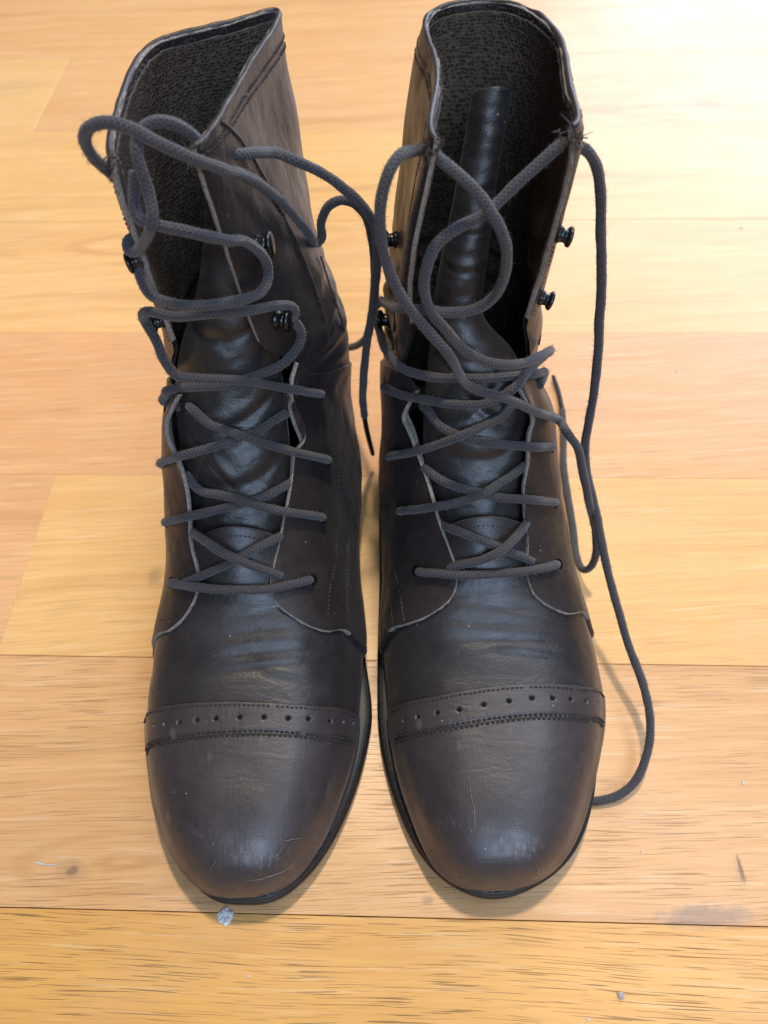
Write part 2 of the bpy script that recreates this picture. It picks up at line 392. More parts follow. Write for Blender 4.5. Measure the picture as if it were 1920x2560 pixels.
# ------------------------------------------------------------------ the shape of a boot: rings of ten points swept from toe to shaft rim
def ring(Ty, Tz, By, Bz, xT, xB, wl, wr, prof):
    """prof: four (depth share, width share) pairs: facing line, side, widest, lower corner"""
    T = np.array([Ty, Tz]); Bq = np.array([By, Bz])
    def pt(q, dx):
        yz = T + (Bq - T) * q; return [xT + (xB - xT) * q + dx, yz[0], yz[1]]
    out = [pt(0, 0)] + [pt(q, -f * wl) for q, f in prof] + [pt(1, 0)] + [pt(q, f * wr) for q, f in prof[::-1]]
    return np.array(out)
DOME = [(.055, .50), (.30, .86), (.66, 1.0), (1, .955)]
TOE = [(.07, .52), (.33, .86), (.68, 1.0), (1, .96)]
INST = [(.10, .46), (.32, .83), (.68, 1.0), (1, .95)]
ANK = [(.10, .50), (.34, .86), (.70, 1.0), (.99, .80)]
HEEL = [(.09, .52), (.34, .90), (.70, 1.0), (.955, .66)]

class Boot:
    def __init__(s, net):
        s.net = np.array(net); s.ns = len(net); s.Ms = spline_matrix(s.ns, False); s.Mt = spline_matrix(10, True)
        S, T = np.meshgrid(np.linspace(0, s.ns - 1, 300), np.linspace(-5, 5, 240), indexing='ij')
        s._g = (S, T); P, N = s.ev(S, T)
        s.bv = BVHTree.FromPolygons((P + N * .002).reshape(-1, 3).tolist(), grid_faces(300, 240).tolist())
    def raw(s, S, T):
        sh = np.shape(S); S = np.ravel(S); T = np.ravel(T)
        ws = spline_rows(s.ns, S, False, s.Ms); wt = spline_rows(10, T, True, s.Mt)
        return np.einsum('ni,ijk,nj->nk', ws, s.net, wt, optimize=True).reshape(*sh, 3)
    def ev(s, S, T, off=0.):
        S = np.asarray(S, float); T = np.asarray(T, float); e = .02
        P = s.raw(S, T); ds = s.raw(np.minimum(S + e, s.ns - 1), T) - s.raw(np.maximum(S - e, 0), T); dt = s.raw(S, T + e) - s.raw(S, T - e)
        N = np.cross(dt, ds); N /= np.linalg.norm(N, axis=-1, keepdims=True) + 1e-12
        N = -N if s.flip(P, N) else N
        off = np.asarray(off, float)
        return P + N * (off[..., None] if off.ndim else off), N
    _fl = None
    def flip(s, P, N):
        if s._fl is None:
            p = s.raw(np.array([5.]), np.array([0.])); p2 = s.raw(np.array([5.02]), np.array([0.])) - p; p3 = s.raw(np.array([5.]), np.array([.02])) - p
            s._fl = bool(np.cross(p3, p2)[0][2] < 0)
        return s._fl
    def hit(s, u, v):
        """where the line of sight meets the boot's outer surface, as (s, t)"""
        w = Vector(ray(u, v)).normalized(); loc, nrm, idx, d = s.bv.ray_cast(Vector(CAM), w)
        if loc is None: return None
        i, j = divmod(idx, 239); S, T = s._g; a = np.array([S[i, j], T[i, j]]) + np.array([.5 * (S[1, 0] - S[0, 0]), .5 * (T[0, 1] - T[0, 0])])
        for _ in range(4):
            P, N = s.ev(a[:1], a[1:], .002); P1, _n = s.ev(a[:1] + .01, a[1:], .002); P2, _n = s.ev(a[:1], a[1:] + .01, .002)
            J = np.stack([(P1 - P)[0], (P2 - P)[0]], 1) / .01; a = a + np.clip(np.linalg.lstsq(J, np.array(loc) - P[0], rcond=None)[0], -.15, .15)
        return a
    def hits(s, pts):
        r = [s.hit(*p) for p in pts]
        return np.array([q for q in r if q is not None])

def patch(boot, name, S, T, off, thick, mats, parent, disp=None, edges=(1, 1, 1, 1), uvscale=None, wob=0.0, inner_mat=None, edge_only=None):
    """a piece of leather lying on the boot: outer face, inner face and rounded cut edges"""
    nu, nv = S.shape; P, N = boot.ev(S, T)
    o = np.broadcast_to(np.asarray(off, float), S.shape).copy()
    if disp is not None: o = o + disp(P, S, T)
    A = P + N * o[..., None]; I = P + N * (o - thick)[..., None]
    V = np.vstack([A.reshape(-1, 3), I.reshape(-1, 3)]); Fc = np.vstack([grid_faces(nu, nv), grid_faces(nu, nv, nu * nv, True)]).tolist()
    mt = [0] * ((nu - 1) * (nv - 1)) + [2 if len(mats) > 2 else (inner_mat or 0)] * ((nu - 1) * (nv - 1))
    n0 = nu * nv; extra = []
    idx = np.arange(n0).reshape(nu, nv)
    uv = np.stack([T * 1.0, S * 1.0], -1).reshape(-1, 2); uv = np.vstack([uv, uv])
    sides = [(idx[:, 0], idx[:, 1]), (idx[:, -1], idx[:, -2]), (idx[0], idx[1]), (idx[-1], idx[-2])]
    cnt = 2 * n0; ev = []; euv = []
    for k, (line, inn) in enumerate(sides):
        if not edges[k]: continue
        a = V[line]; b = V[line + n0]; out = a - V[inn]; out /= np.linalg.norm(out, axis=1)[:, None] + 1e-12
        w = rng.normal(0, 1, len(line)); w = np.convolve(w, np.hanning(9) / 2.4, 'same') * wob
        m1 = a * .8 + b * .2 + out * (thick * .22 + w)[:, None]; m2 = a * .2 + b * .8 + out * (thick * .22 + w)[:, None]
        ev += [m1, m2]; euv += [uv[line], uv[line]]
        i1 = cnt + np.arange(len(line)); i2 = i1 + len(line); cnt += 2 * len(line)
        for q in range(len(line) - 1):
            for (x, y) in ((line, i1), (i1, i2), (i2, line + n0)):
                f = (x[q], x[q + 1], y[q + 1], y[q]); Fc.append(f if k in (1, 2) else f[::-1]); mt.append(0 if edge_only is not None and not (k == 2 or (k == 1 and q < edge_only * len(line))) else 1)
    if ev: V = np.vstack([V] + ev); uv = np.vstack([uv] + euv)
    return mesh_obj(name, V, Fc, mats, parent, None, mt, True, uv * (uvscale if uvscale is not None else 1))

def coons(top, bottom, front, back, nu, nv):
    """front: top->bottom polyline (s,t); returns S,T grids, index0 front->back, index1 top->bottom"""
    c0 = curve(front, nv); c1 = curve(back, nv); d0 = curve(top, nu); d1 = curve(bottom, nu)
    u = np.linspace(0, 1, nu)[:, None, None]; v = np.linspace(0, 1, nv)[None, :, None]
    G = (1 - u) * c0[None] + u * c1[None] + (1 - v) * d0[:, None] + v * d1[:, None] \
        - ((1 - u) * (1 - v) * c0[0] + u * (1 - v) * c1[0] + (1 - u) * v * c0[-1] + u * v * c1[-1])
    return G[..., 0], G[..., 1]

def stitches(boot, st, off, parent, name='stitching', pitch=.0021, length=.00165, rad=.00036, mat='thread'):
    """a row of single stitches along a line on the leather"""
    st = curve(st, 400); P, N = boot.ev(st[:, 0], st[:, 1], off); L = np.concatenate([[0], np.cumsum(np.linalg.norm(np.diff(P, axis=0), axis=1))])
    n = int(L[-1] / pitch); bag = Bag()
    for k in range(n):
        a = k * pitch + .0002; q = np.array([a, a + length * .25, a + length * .75, a + length])
        if rng.random() < .03: continue
        pp = np.stack([np.interp(q, L, P[:, i]) for i in range(3)], 1); nn = np.stack([np.interp(q, L, N[:, i]) for i in range(3)], 1)
        pp = pp + nn * (np.array([-.0004, .00012, .00012, -.0004]) + rng.normal(0, .00005))[:, None] + rng.normal(0, .00006, 3)
        bag.add(*tube(pp, np.array([.5, 1, 1, .5]) * rad, 5, False))
    if bag.n == 0: return None
    o = bag.build(name, [M[mat]], parent); o['kind'] = 'stuff'; return o

def furrow(boot, st, off, parent, name, rad, mat, n=160, wob=.00008):
    st = curve(st, n); P, N = boot.ev(st[:, 0], st[:, 1], off); P = P + rng.normal(0, wob, P.shape)
    V, Fc, uv = tube(P, rad, 6); return mesh_obj(name, V, Fc, [M[mat]], parent, None, None, True, uv)

def lathe(profile, org, axis, n=20, side=None):
    """profile: (radius, height) pairs about axis"""
    ax = np.asarray(axis, float); ax /= np.linalg.norm(ax); ref = np.array([0, 0, 1.]) if abs(ax[2]) < .9 else np.array([1., 0, 0])
    e1 = np.cross(ax, ref); e1 /= np.linalg.norm(e1); e2 = np.cross(ax, e1); a = np.linspace(0, 2 * np.pi, n, endpoint=False)
    V = []
    for r, h in profile: V.append(org + ax * h + r * (np.cos(a)[:, None] * e1 + np.sin(a)[:, None] * e2))
    V = np.vstack(V); m = len(profile); Fc = []
    for i in range(m - 1):
        for j in range(n): Fc.append((i * n + j, i * n + (j + 1) % n, (i + 1) * n + (j + 1) % n, (i + 1) * n + j))
    Fc.append(tuple(range(n))[::-1]); Fc.append(tuple((m - 1) * n + j for j in range(n)))
    return V, Fc

# rows: Ty, Tz, By, Bz, xT, xB, wl, wr, profile
LEFT_FOOT = [
    (.0515, .0205, .0520, .0150, -.0705, -.0705, .0065, .0065, TOE),
    (.0545, .0300, .0535, .0150, -.0705, -.0705, .0138, .0138, TOE),
    (.0625, .0392, .0605, .0145, -.0706, -.0706, .0244, .0240, TOE),
    (.0770, .0462, .0755, .0140, -.0706, -.0703, .0356, .0342, TOE),
    (.0980, .0505, .0970, .0135, -.0704, -.0700, .0445, .0428, DOME),
    (.1200, .0545, .1200, .0130, -.0703, -.0695, .0502, .0484, DOME),
    (.1430, .0605, .1440, .0130, -.0703, -.0690, .0528, .0503, DOME),
    (.1640, .0710, .1730, .0140, -.0708, -.0670, .0510, .0505, DOME),
    (.1830, .0865, .2070, .0160, -.0712, -.0640, .0480, .0460, INST),
    (.2020, .1050, .2430, .0200, -.0712, -.0600, .0490, .0425, INST),
    (.2190, .1250, .2810, .0260, -.0708, -.0565, .0510, .0415, INST),
    (.2320, .1420, .3150, .0310, -.0700, -.0550, .0500, .0410, ANK),
    (.2395, .1560, .3400, .0360, -.0690, -.0540, .0440, .0400, HEEL)]
LEFT_SHAFT = [
    [(-.0857, .243, .1685), (-.100, .278, .135), (-.093, .314, .10), (-.076, .340, .075), (-.054, .345, .07), (-.034, .340, .075), (-.0165, .314, .10), (-.025, .278, .135), (-.0494, .245, .165)],
    [(-.0867, .243, .1936), (-.0950, .278, .166), (-.088, .314, .138), (-.074, .338, .12), (-.056, .343, .115), (-.036, .340, .118), (-.0205, .314, .138), (-.031, .278, .166), (-.0524, .245, .1850)],
    [(-.0868, .243, .2102), (-.0940, .275, .192), (-.088, .310, .173), (-.075, .333, .162), (-.056, .340, .158), (-.035, .340, .160), (-.0280, .315, .172), (-.037, .278, .190), (-.0541, .245, .2040)],
    [(-.0872, .243, .2271), (-.0920, .272, .217), (-.089, .305, .207), (-.076, .330, .202), (-.056, .338, .200), (-.033, .341, .201), (-.0345, .315, .208), (-.044, .280, .218), (-.0559, .245, .2258)],
    [(-.0872, .243, .2440), (-.0910, .271, .240), (-.0895, .300, .235), (-.078, .327, .233), (-.056, .3365, .232), (-.0340, .342, .233), (-.0395, .313, .236), (-.048, .278, .241), (-.0574, .245, .2440)],
    [(-.0855, .243, .2555), (-.0890, .270, .255), (-.0882, .2976, .255), (-.081, .323, .255), (-.056, .3354, .255), (-.0345, .344, .255), (-.0410, .310, .255), (-.0490, .277, .255), (-.0579, .245, .2565)]]
RIGHT_FOOT = [
    (.0500, .0205, .0505, .0150, .0440, .0440, .0065, .0065, TOE),
    (.0530, .0300, .0520, .0150, .0440, .0440, .0138, .0140, TOE),
    (.0605, .0390, .0585, .0145, .0445, .0445, .0242, .0258, TOE),
    (.0755, .0462, .0740, .0140, .0455, .0455, .0335, .0372, TOE),
    (.0970, .0505, .0960, .0135, .0475, .0475, .0420, .0455, DOME),
    (.1190, .0545, .1190, .0130, .0490, .0495, .0479, .0520, DOME),
    (.1420, .0605, .1430, .0130, .0490, .0500, .0496, .0550, DOME),
    (.1640, .0710, .1730, .0140, .0480, .0490, .0495, .0545, DOME),
    (.1830, .0865, .2070, .0160, .0470, .0470, .0455, .0520, INST),
    (.2020, .1050, .2430, .0200, .0465, .0450, .0430, .0505, INST),
    (.2190, .1250, .2810, .0260, .0460, .0435, .0415, .0495, INST),
    (.2320, .1420, .3150, .0310, .0450, .0430, .0405, .0475, ANK),
    (.2395, .1560, .3400, .0360, .0420, .0425, .0390, .0400, HEEL)]
RIGHT_SHAFT = [
    [(.0157, .243, .1732), (.0090, .279, .135), (.0045, .315, .10), (.0135, .340, .075), (.0425, .345, .07), (.064, .341, .074), (.080, .315, .10), (.079, .279, .135), (.0626, .245, .171)],
    [(.0134, .243, .1945), (.0115, .279, .165), (.0090, .315, .138), (.0100, .338, .12), (.043, .343, .115), (.065, .337, .12), (.0745, .312, .14), (.0735, .277, .168), (.0655, .245, .193)],
    [(.0146, .243, .2110), (.0145, .278, .190), (.0135, .313, .172), (.0140, .336, .162), (.046, .340, .158), (.067, .330, .163), (.0740, .306, .175), (.0730, .273, .192), (.0670, .245, .208)],
    [(.0167, .243, .2255), (.0175, .275, .215), (.0175, .310, .205), (.0180, .334, .201), (.050, .3375, .200), (.071, .325, .203), (.0750, .300, .210), (.0735, .270, .218), (.0684, .245, .2240)],
    [(.0200, .243, .2440), (.0213, .272, .240), (.0213, .305, .237), (.0220, .335, .234), (.055, .339, .233), (.075, .322, .236), (.0775, .298, .240), (.0750, .268, .244), (.0694, .245, .2450)],
    [(.0222, .243, .2572), (.0237, .272, .256), (.0255, .305, .255), (.0275, .338, .255), (.0584, .3408, .256), (.0735, .316, .256), (.0738, .292, .256), (.0715, .266, .257), (.0674, .245, .2580)]]

def make_net(foot, shaft):
    net = [ring(*r) for r in foot]
    for k, r in enumerate(shaft):
        r = np.array(r); fc = (r[0] + r[-1]) / 2 + np.array([0, -.004, .002 if k == 0 else 0])
        net.append(np.vstack([fc, r]))
    return net
LB = Boot(make_net(LEFT_FOOT, LEFT_SHAFT)); RB = Boot(make_net(RIGHT_FOOT, RIGHT_SHAFT))

# ------------------------------------------------------------------ building one boot
def fbm(P, f, seed):
    """cheap smooth pseudo noise for uneven leather"""
    r = np.random.default_rng(seed); o = np.zeros(P.shape[:-1])
    for k in range(10):
        d = r.normal(0, 1, 3); d /= np.linalg.norm(d); o += np.sin(P @ d * f * (1 + .5 * r.random()) * 6.28 + r.random() * 6.28)
    return o / 10

def build_boot(B, cfg, label):
    c = cfg; base = (c['cx'], .20, 0)
    root = bpy.data.objects.new('lace_up_boot', None); COL.objects.link(root); root.location = base; root.empty_display_size = .05; ABS[root.name] = base
    tag(root, label, 'boot', 'pair of brown lace-up boots')
    sd = c['seed']
    # ---- vamp with flex creases
    def vamp_disp(P, S, T):
        o = fbm(P, 38, sd) * .0006 * np.clip((S - 4.6) / 1.2, 0, 1)
        for (yc, xc, sl, cv, wid, span, dep) in c['creases']:
            x = P[..., 0] - xc; dy = P[..., 1] - (yc + sl * x + cv * x * x)
            dep = dep * .6; o = o + (-dep * np.exp(-(dy / wid) ** 2) + .55 * dep * np.exp(-((dy - 1.9 * wid) / (1.3 * wid)) ** 2)) * np.exp(-(x / span) ** 4)
        return o
    t = np.linspace(-4.02, 4.02, 230); S = np.linspace(0, 1, 230)[:, None] * (8.72 - .16 * np.minimum(t * t, 6))[None]; T = np.broadcast_to(t[None], S.shape)
    vp = patch(B, 'vamp', S, T, 0., .0016, [M['vamp'], M['tuft']], root, vamp_disp, (0, 0, 0, 1), wob=.0001)
    stitches(B, np.stack([S[-5], T[-5]], 1)[75:155], .0001, vp, pitch=.0022, length=.0015, rad=.0003)
    # ---- toe cap: plain cap and perforated strip behind it
    top = B.hits(c['cap_top']); top = top[np.argsort(top[:, 1])]; low = B.hits(c['cap_low']); low = low[np.argsort(low[:, 1])]
    def edge_fn(st):
        tt = np.concatenate([[-4.02], st[:, 1], [4.02]]); e0 = st[0, 0] + (st[0, 0] - st[2, 0]) / max(.1, abs(st[0, 1] - st[2, 1])) * abs(-4.02 - st[0, 1]) * .35
        e1 = st[-1, 0] + (st[-1, 0] - st[-3, 0]) / max(.1, abs(st[-1, 1] - st[-3, 1])) * abs(4.02 - st[-1, 1]) * .35
        ss = np.concatenate([[e0], st[:, 0], [e1]]); k = np.linspace(-4.02, 4.02, 161); v = np.interp(k, tt, ss)
        ker = np.hanning(17); ker /= ker.sum(); v = np.convolve(np.pad(v, 8, 'edge'), ker, 'valid')
        return lambda q: np.interp(q, k, v)
    fT, fL = edge_fn(top), edge_fn(low)
    t = np.linspace(-4.02, 4.02, 260); uu = np.linspace(0, 1, 150)[:, None]
    S = uu ** .9 * (fL(t)[None] + .03); T = np.broadcast_to(t[None], S.shape)
    cap = patch(B, 'toe_cap', S, T, .0007, .0009, [M['cap'], M['darkedge']], root, lambda P, S, T: fbm(P, 30, sd + 3) * .0004 * np.clip(S / 2, 0, 1), (0, 0, 0, 1))
    # strip with real dents where it is punched
    t = np.linspace(-4.02, 4.02, 620); uu = np.linspace(0, 1, 60)[:, None]
    S = fL(t)[None] - .02 + uu * (fT(t) - fL(t) + .02)[None]; T = np.broadcast_to(t[None], S.shape)
    hs = B.hits(c['punch']); hp, hn = B.ev(hs[:, 0], hs[:, 1])
    def strip_disp(P, S, T):
        o = np.zeros(S.shape)
        for q in hp: o = o - .0014 * np.exp(-(np.linalg.norm(P - q, axis=-1) / .00105) ** 4)
        u = (S - S[:1]) / (S[-1:] - S[:1] + 1e-9)
        return o - .0005 * np.exp(-((u - .06) / .05) ** 2)
    strip = patch(B, 'perforated_strip', S, T, .0014 - .0005 * np.clip((np.abs(T) - 2.2) / 1.2, 0, 1), .0013, [M['cap'], M['darkedge']], root, strip_disp, (0, 0, 1, 1), wob=.00005)
    for k in range(len(hs)):
        V, Fc = lathe([(.00085, 0), (.0007, .0001)], hp[k] + hn[k] * .00015, hn[k], 10); mesh_obj('punch_hole', V, Fc, [M['hole']], strip)
    tt = np.linspace(-3.1, 3.1, 60)
    wS = fT(tt) - fL(tt)
    stitches(B, np.stack([fT(tt) - wS * .09, tt], 1), .00145, strip, pitch=.0022, length=.0015, rad=.00042)
    stitches(B, np.stack([fL(tt) + wS * .03, tt], 1), .00125, strip, pitch=.0024, length=.0017, rad=.00050)
    stitches(B, np.stack([fL(tt) - wS * .10, tt], 1), .00085, cap, pitch=.0024, length=.0017, rad=.00050)
    for sc in c['scratches']:
        st = curve(B.hits(sc), 60); P, N = B.ev(st[:, 0], st[:, 1], .00085); P = P + np.cumsum(rng.normal(0, .00006, P.shape), 0)
        V, Fc, uv = tube(P, .00016 * (.5 + rng.random(60)) * np.sin(np.linspace(.1, 3.04, 60)), 5, False); mesh_obj('scratch', V, Fc, [M['scuff']], cap)
    # ---- lower quarters: one flap on each side of the tongue, running back to the heel
    for sg, key in ((1, 'l'), (-1, 'r')):
        Fr = B.hits(c['front_' + key]); Bt = B.hits(c['bottom_' + key]); Bt[0] = Fr[-1]
        s_end = Bt[-1, 0]
        bot = list(Bt) + [np.array([s_end - .10, sg * 3.4]), np.array([s_end - .15, sg * 4.0])]
        topc = [Fr[0], (12.15, sg * 1.7), (12.5, sg * 2.6), (12.7, sg * 4.0), (12.8, sg * 5.0)]
        back = [(12.8, sg * 5.0), (12.2, sg * 5.0), (11.6, sg * 4.55), (11, sg * 4.15), (10, sg * 4.0), (8.5, sg * 4.0), bot[-1]]
        S, T = coons(topc, bot, list(Fr), back, 190, 170)
        v = np.linspace(0, 1, 170)[None]; u = np.linspace(0, 1, 190)[:, None]
        lift = .0018 + c['lift'] * np.exp(-(u / .05) ** 2) * np.exp(-((v - .22) / .2) ** 2)
        q = patch(B, 'quarter', S, T, lift + .0004, .0026, [M['leather'], M['edge']], root, lambda P, S, T: fbm(P, 45, sd + 5 + sg) * .0005 + fbm(P, 110, sd + sg) * .00015, (1, 1, 1, 0), wob=.00022, inner_mat=1, edge_only=.62)
        # seam rows
        def inset(k): return np.stack([S[k], T[k]], 1)
        def inset_b(k): return np.stack([S[:, -k], T[:, -k]], 1)
        stitches(B, inset(7), .0022, q, pitch=.0021, length=.0014, rad=.00028)
        nb = int(190 * .5)
        stitches(B, inset_b(8)[6:nb], .0019, q, pitch=.0021, length=.0014, rad=.00030)
        for frac in c['seam_' + key]:
            st = B.hits(frac)
            if len(st) > 2: stitches(B, st, .0020, q, pitch=.0022, length=.0017, rad=.00032, mat='tuft'); furrow(B, st + np.array([0, .012 * sg]), .0018, q, 'seam_ridge', .00032, 'darkedge')
    # ---- shaft
    t = np.linspace(1.0, 9.0, 300); v = np.linspace(0, 1, 170)[:, None]
    tt = np.abs(np.where(t > 5, 10 - t, t)); lo = 12.85 - .75 * np.clip((tt - 1.12) / .55, 0, 1) ** 1.2 - .12 * np.clip((tt - 2) / 3, 0, 1)
    rnd = np.clip((tt - 1) / .22, 0, 1); lo = lo + .35 * (1 - np.sqrt(np.clip(1 - (1 - rnd) ** 2, 0, 1)))
    S = lo[None] + v * (18 - lo[None]); T = np.broadcast_to(t[None], S.shape)
    def shaft_disp(P, S, T):
        a = np.abs(np.where(T > 5, 10 - T, T)); edge = np.clip((a - 1) / .5, 0, 1)
        z = P[..., 2]; o = fbm(P, 30, sd + 9) * .0009 * edge + fbm(P * np.array([1, 1, .35]), 85, sd + 11) * .00035 * edge
        o = o + np.exp(-((z - .135) / .02) ** 2) * .0016 * np.sin(z * 420 + P[..., 0] * 120 + fbm(P, 20, sd) * 3) * np.clip((a - 1.6) / .8, 0, 1)
        w = fbm(P, 55, sd + 21); return o + (1 - edge) * w * .0004
    sh = patch(B, 'shaft', S, T, .0006, .0023, [M['leather'], M['edge']], root, shaft_disp, (1, 1, 0, 1), wob=.00022)
    # the lining inside, slightly lower than the rim
    S2 = lo[None] + .25 + v * (17.86 - lo[None] - .25); t2 = np.linspace(1.06, 8.94, 300); T2 = np.broadcast_to(t2[None], S2.shape)
    li = patch(B, 'lining', S2, T2, -.0019, .0009, [M['lining'], M['tuft']], root, lambda P, S, T: shaft_disp(P, S, T) + fbm(P, 160, sd + 31) * .00025, (1, 1, 0, 1), uvscale=np.array([21., 17.]), wob=.0003)
    # facing strips with stitching
    for sg in (1, -1):
        e = lambda a: np.stack([np.linspace(13.2, 17.9, 30), np.full(30, sg * a)], 1)
        stitches(B, e(1.12), .00045, sh, pitch=.0021, length=.0014, rad=.00028)
        st = np.stack([np.linspace(12.75, 17.95, 30), sg * (1.95 + .28 * np.sin(np.linspace(0, 3.1, 30)) - .35 * np.linspace(0, 1, 30) ** 3)], 1)
        stitches(B, st, .0009, sh, pitch=.0021, length=.0016, rad=.00034); furrow(B, st + np.array([0, .03 * sg]), .0009, sh, 'seam_ridge', .0005, 'leather')
    rim = np.stack([np.full(120, 17.62), np.linspace(1.1, 8.9, 120)], 1)
    stitches(B, rim, .0008, sh, pitch=.0021, length=.0014, rad=.00032)
    rim[:, 0] = 17.45; stitches(B, rim, .0008, sh, pitch=.0021, length=.0014, rad=.00032)
    # rolled binding on the rim
    t = np.linspace(1.02, 8.98, 500); P, N = B.ev(np.full(500, 17.98), t, -.0002); P[:, 2] += .0004 + fbm(P, 60, sd + 2) * .0006
    V, Fc, uv = tube(P, .00125 + .0003 * fbm(P, 90, sd + 8), 8); mesh_obj('rim_binding', V, Fc, [M['leather']], root, None, None, True, uv)
    # fuzzy thread ends at the front corners of the rim and along the rim
    for sg in (1, -1):
        bag = Bag(); P, N = B.ev(np.array([17.75]), np.array([sg * 1.02]), 0.); p = P[0]
        for k in range(26):
            d = rng.normal(0, 1, 3); d[1] -= .6; d[0] -= sg * .4; d /= np.linalg.norm(d); a = p + rng.normal(0, .0016, 3); ln = rng.uniform(.0015, .0045)
            bag.add(*tube(np.array([a, a + d * ln * .5 + rng.normal(0, .0005, 3), a + d * ln + rng.normal(0, .001, 3)]), [.0003, .00028, .0001], 4, False))
        bag.build('frayed_bartack', [M['tuft']], root)['kind'] = 'stuff'
    bag = Bag()
    for k in range(520):
        tq = rng.uniform(1.0, 9.0); P, N = B.ev(np.array([17.93]), np.array([tq]), -.0016); p = P[0]
        d = np.array([0, 0, 1.]) * rng.uniform(.2, 1) - N[0] * rng.uniform(-.2, 1) + rng.normal(0, .5, 3); d /= np.linalg.norm(d); ln = rng.uniform(.0008, .0024)
        bag.add(*tube(np.array([p, p + d * ln * .6, p + d * ln + rng.normal(0, .0004, 3)]), [.00014, .00012, .00005], 3, False))
    bag.build('rim_fuzz', [M['tuft']], root)['kind'] = 'stuff'
    # ---- heel counter seam
    for st in c['counter']:
        h = B.hits(st)
        if len(h) > 2: furrow(B, h, .0019, root, 'counter_seam', .0005, 'darkedge'); 
    # ---- speed hooks
    for (u, v) in c['hooks']:
        a = B.hit(u, v)
        if a is None: print('HOOK MISS', u, v); continue
        hook(B, a, root, c)
    for (sq, tq) in c.get('hooks_st', []): hook(B, np.array([sq, tq]), root, c, .8)
    # ---- tongue
    build_tongue(c, root)
    # ---- sole, welt and heel
    build_sole(c, root)
    return root

def hook(B, a, root, c, k=1.0):
    P, N = B.ev(a[:1], a[1:], .0007); p, n = P[0], N[0]
    side = np.sign(a[1] if abs(a[1]) <= 5 else a[1] - 10)
    V, Fc = lathe([(.0040, 0), (.0041, .0005), (.0038, .0010), (.0034, .0014), (.0031, .0024), (.0031, .0034), (.0034, .0042)], p, n, 20); V = p + (V - p) * k
    h = mesh_obj('speed_hook', V, Fc, [M['metal']], root)
    # flared, dished cap, tipped towards the back of the boot
    P2, N2 = B.ev(a[:1], a[1:] + .25 * side, 0.); back = P2[0] - p; back /= np.linalg.norm(back)
    ax = n + back * .30; ax /= np.linalg.norm(ax); q = p + n * .0033 + back * .0006
    V, Fc = lathe([(.0032, 0), (.0042, .0006), (.0049, .0014), (.0050, .0021), (.0046, .0027), (.0034, .0031), (.0016, .0033)], q, ax, 22); V = p + (V - p) * k
    mesh_obj('cap', V, Fc, [M['metal']], h)

def build_tongue(c, root):
    """cross sections: centre x, y, z, half width, bow depth, how far the two sides curl back (rolled tongue), lean"""
    k = np.array(c['tongue'], float); n = 260; L = np.concatenate([[0], np.cumsum(np.linalg.norm(np.diff(k[:, :3], axis=0), axis=1))]); rows = curve(np.column_stack([L * 1e3, k]), 4000); rows = np.stack([np.interp(np.linspace(0, rows[-1, 0], n), rows[:, 0], rows[:, q]) for q in range(1, 7)], 1); m = 90; a = np.linspace(-1, 1, m)
    ctr = rows[:, :3]; T = np.gradient(ctr, axis=0); T /= np.linalg.norm(T, axis=1)[:, None]
    X = np.array([1., 0, 0]); Nn = np.cross(np.broadcast_to(X, T.shape), T); Nn /= np.linalg.norm(Nn, axis=1)[:, None]   # towards the viewer
    Nn = np.where((Nn[:, 1] > 0)[:, None], -Nn, Nn)
    V = np.zeros((n, m, 3))
    for i in range(n):
        w, ang = rows[i, 3], max(rows[i, 4], .05)
        R = w / ang; th = a * ang; twist = rows[i, 5]
        V[i] = ctr[i] + (np.sin(th + twist) - np.sin(twist))[:, None] * R * X + (np.cos(th + twist) - np.cos(twist))[:, None] * R * Nn[i]
    sd = c['seed']; W = fbm(V, 40, sd + 40) * .0009 + fbm(V * np.array([.5, 1.2, 1.2]), 120, sd + 41) * .00045
    for (zc, xc, sl, wid, span, dep) in c['tongue_folds']:
        x = V[..., 0] - xc; dz = V[..., 2] - (zc + sl * x + 9 * x * x); W = W + dep * .8 * (-np.exp(-(dz / wid) ** 2) + .6 * np.exp(-((dz - 2 * wid) / (1.5 * wid)) ** 2)) * np.exp(-(x / span) ** 4)
    V = V + Nn[:, None] * W[..., None]
    I = V - Nn[:, None] * .0016
    Vv = np.vstack([V.reshape(-1, 3), I.reshape(-1, 3)]); idx = np.arange(n * m).reshape(n, m); Fc = np.vstack([grid_faces(n, m, 0, True), grid_faces(n, m, n * m, False)]).tolist(); mt = [0] * len(Fc)
    for line in (idx[:, 0], idx[:, -1], idx[0], idx[-1]):
        for q in range(len(line) - 1): Fc.append((line[q], line[q + 1], line[q + 1] + n * m, line[q] + n * m)); mt.append(1)
    o = mesh_obj('tongue', Vv, Fc, [M['tongue'], M['darkedge']], root, None, mt)

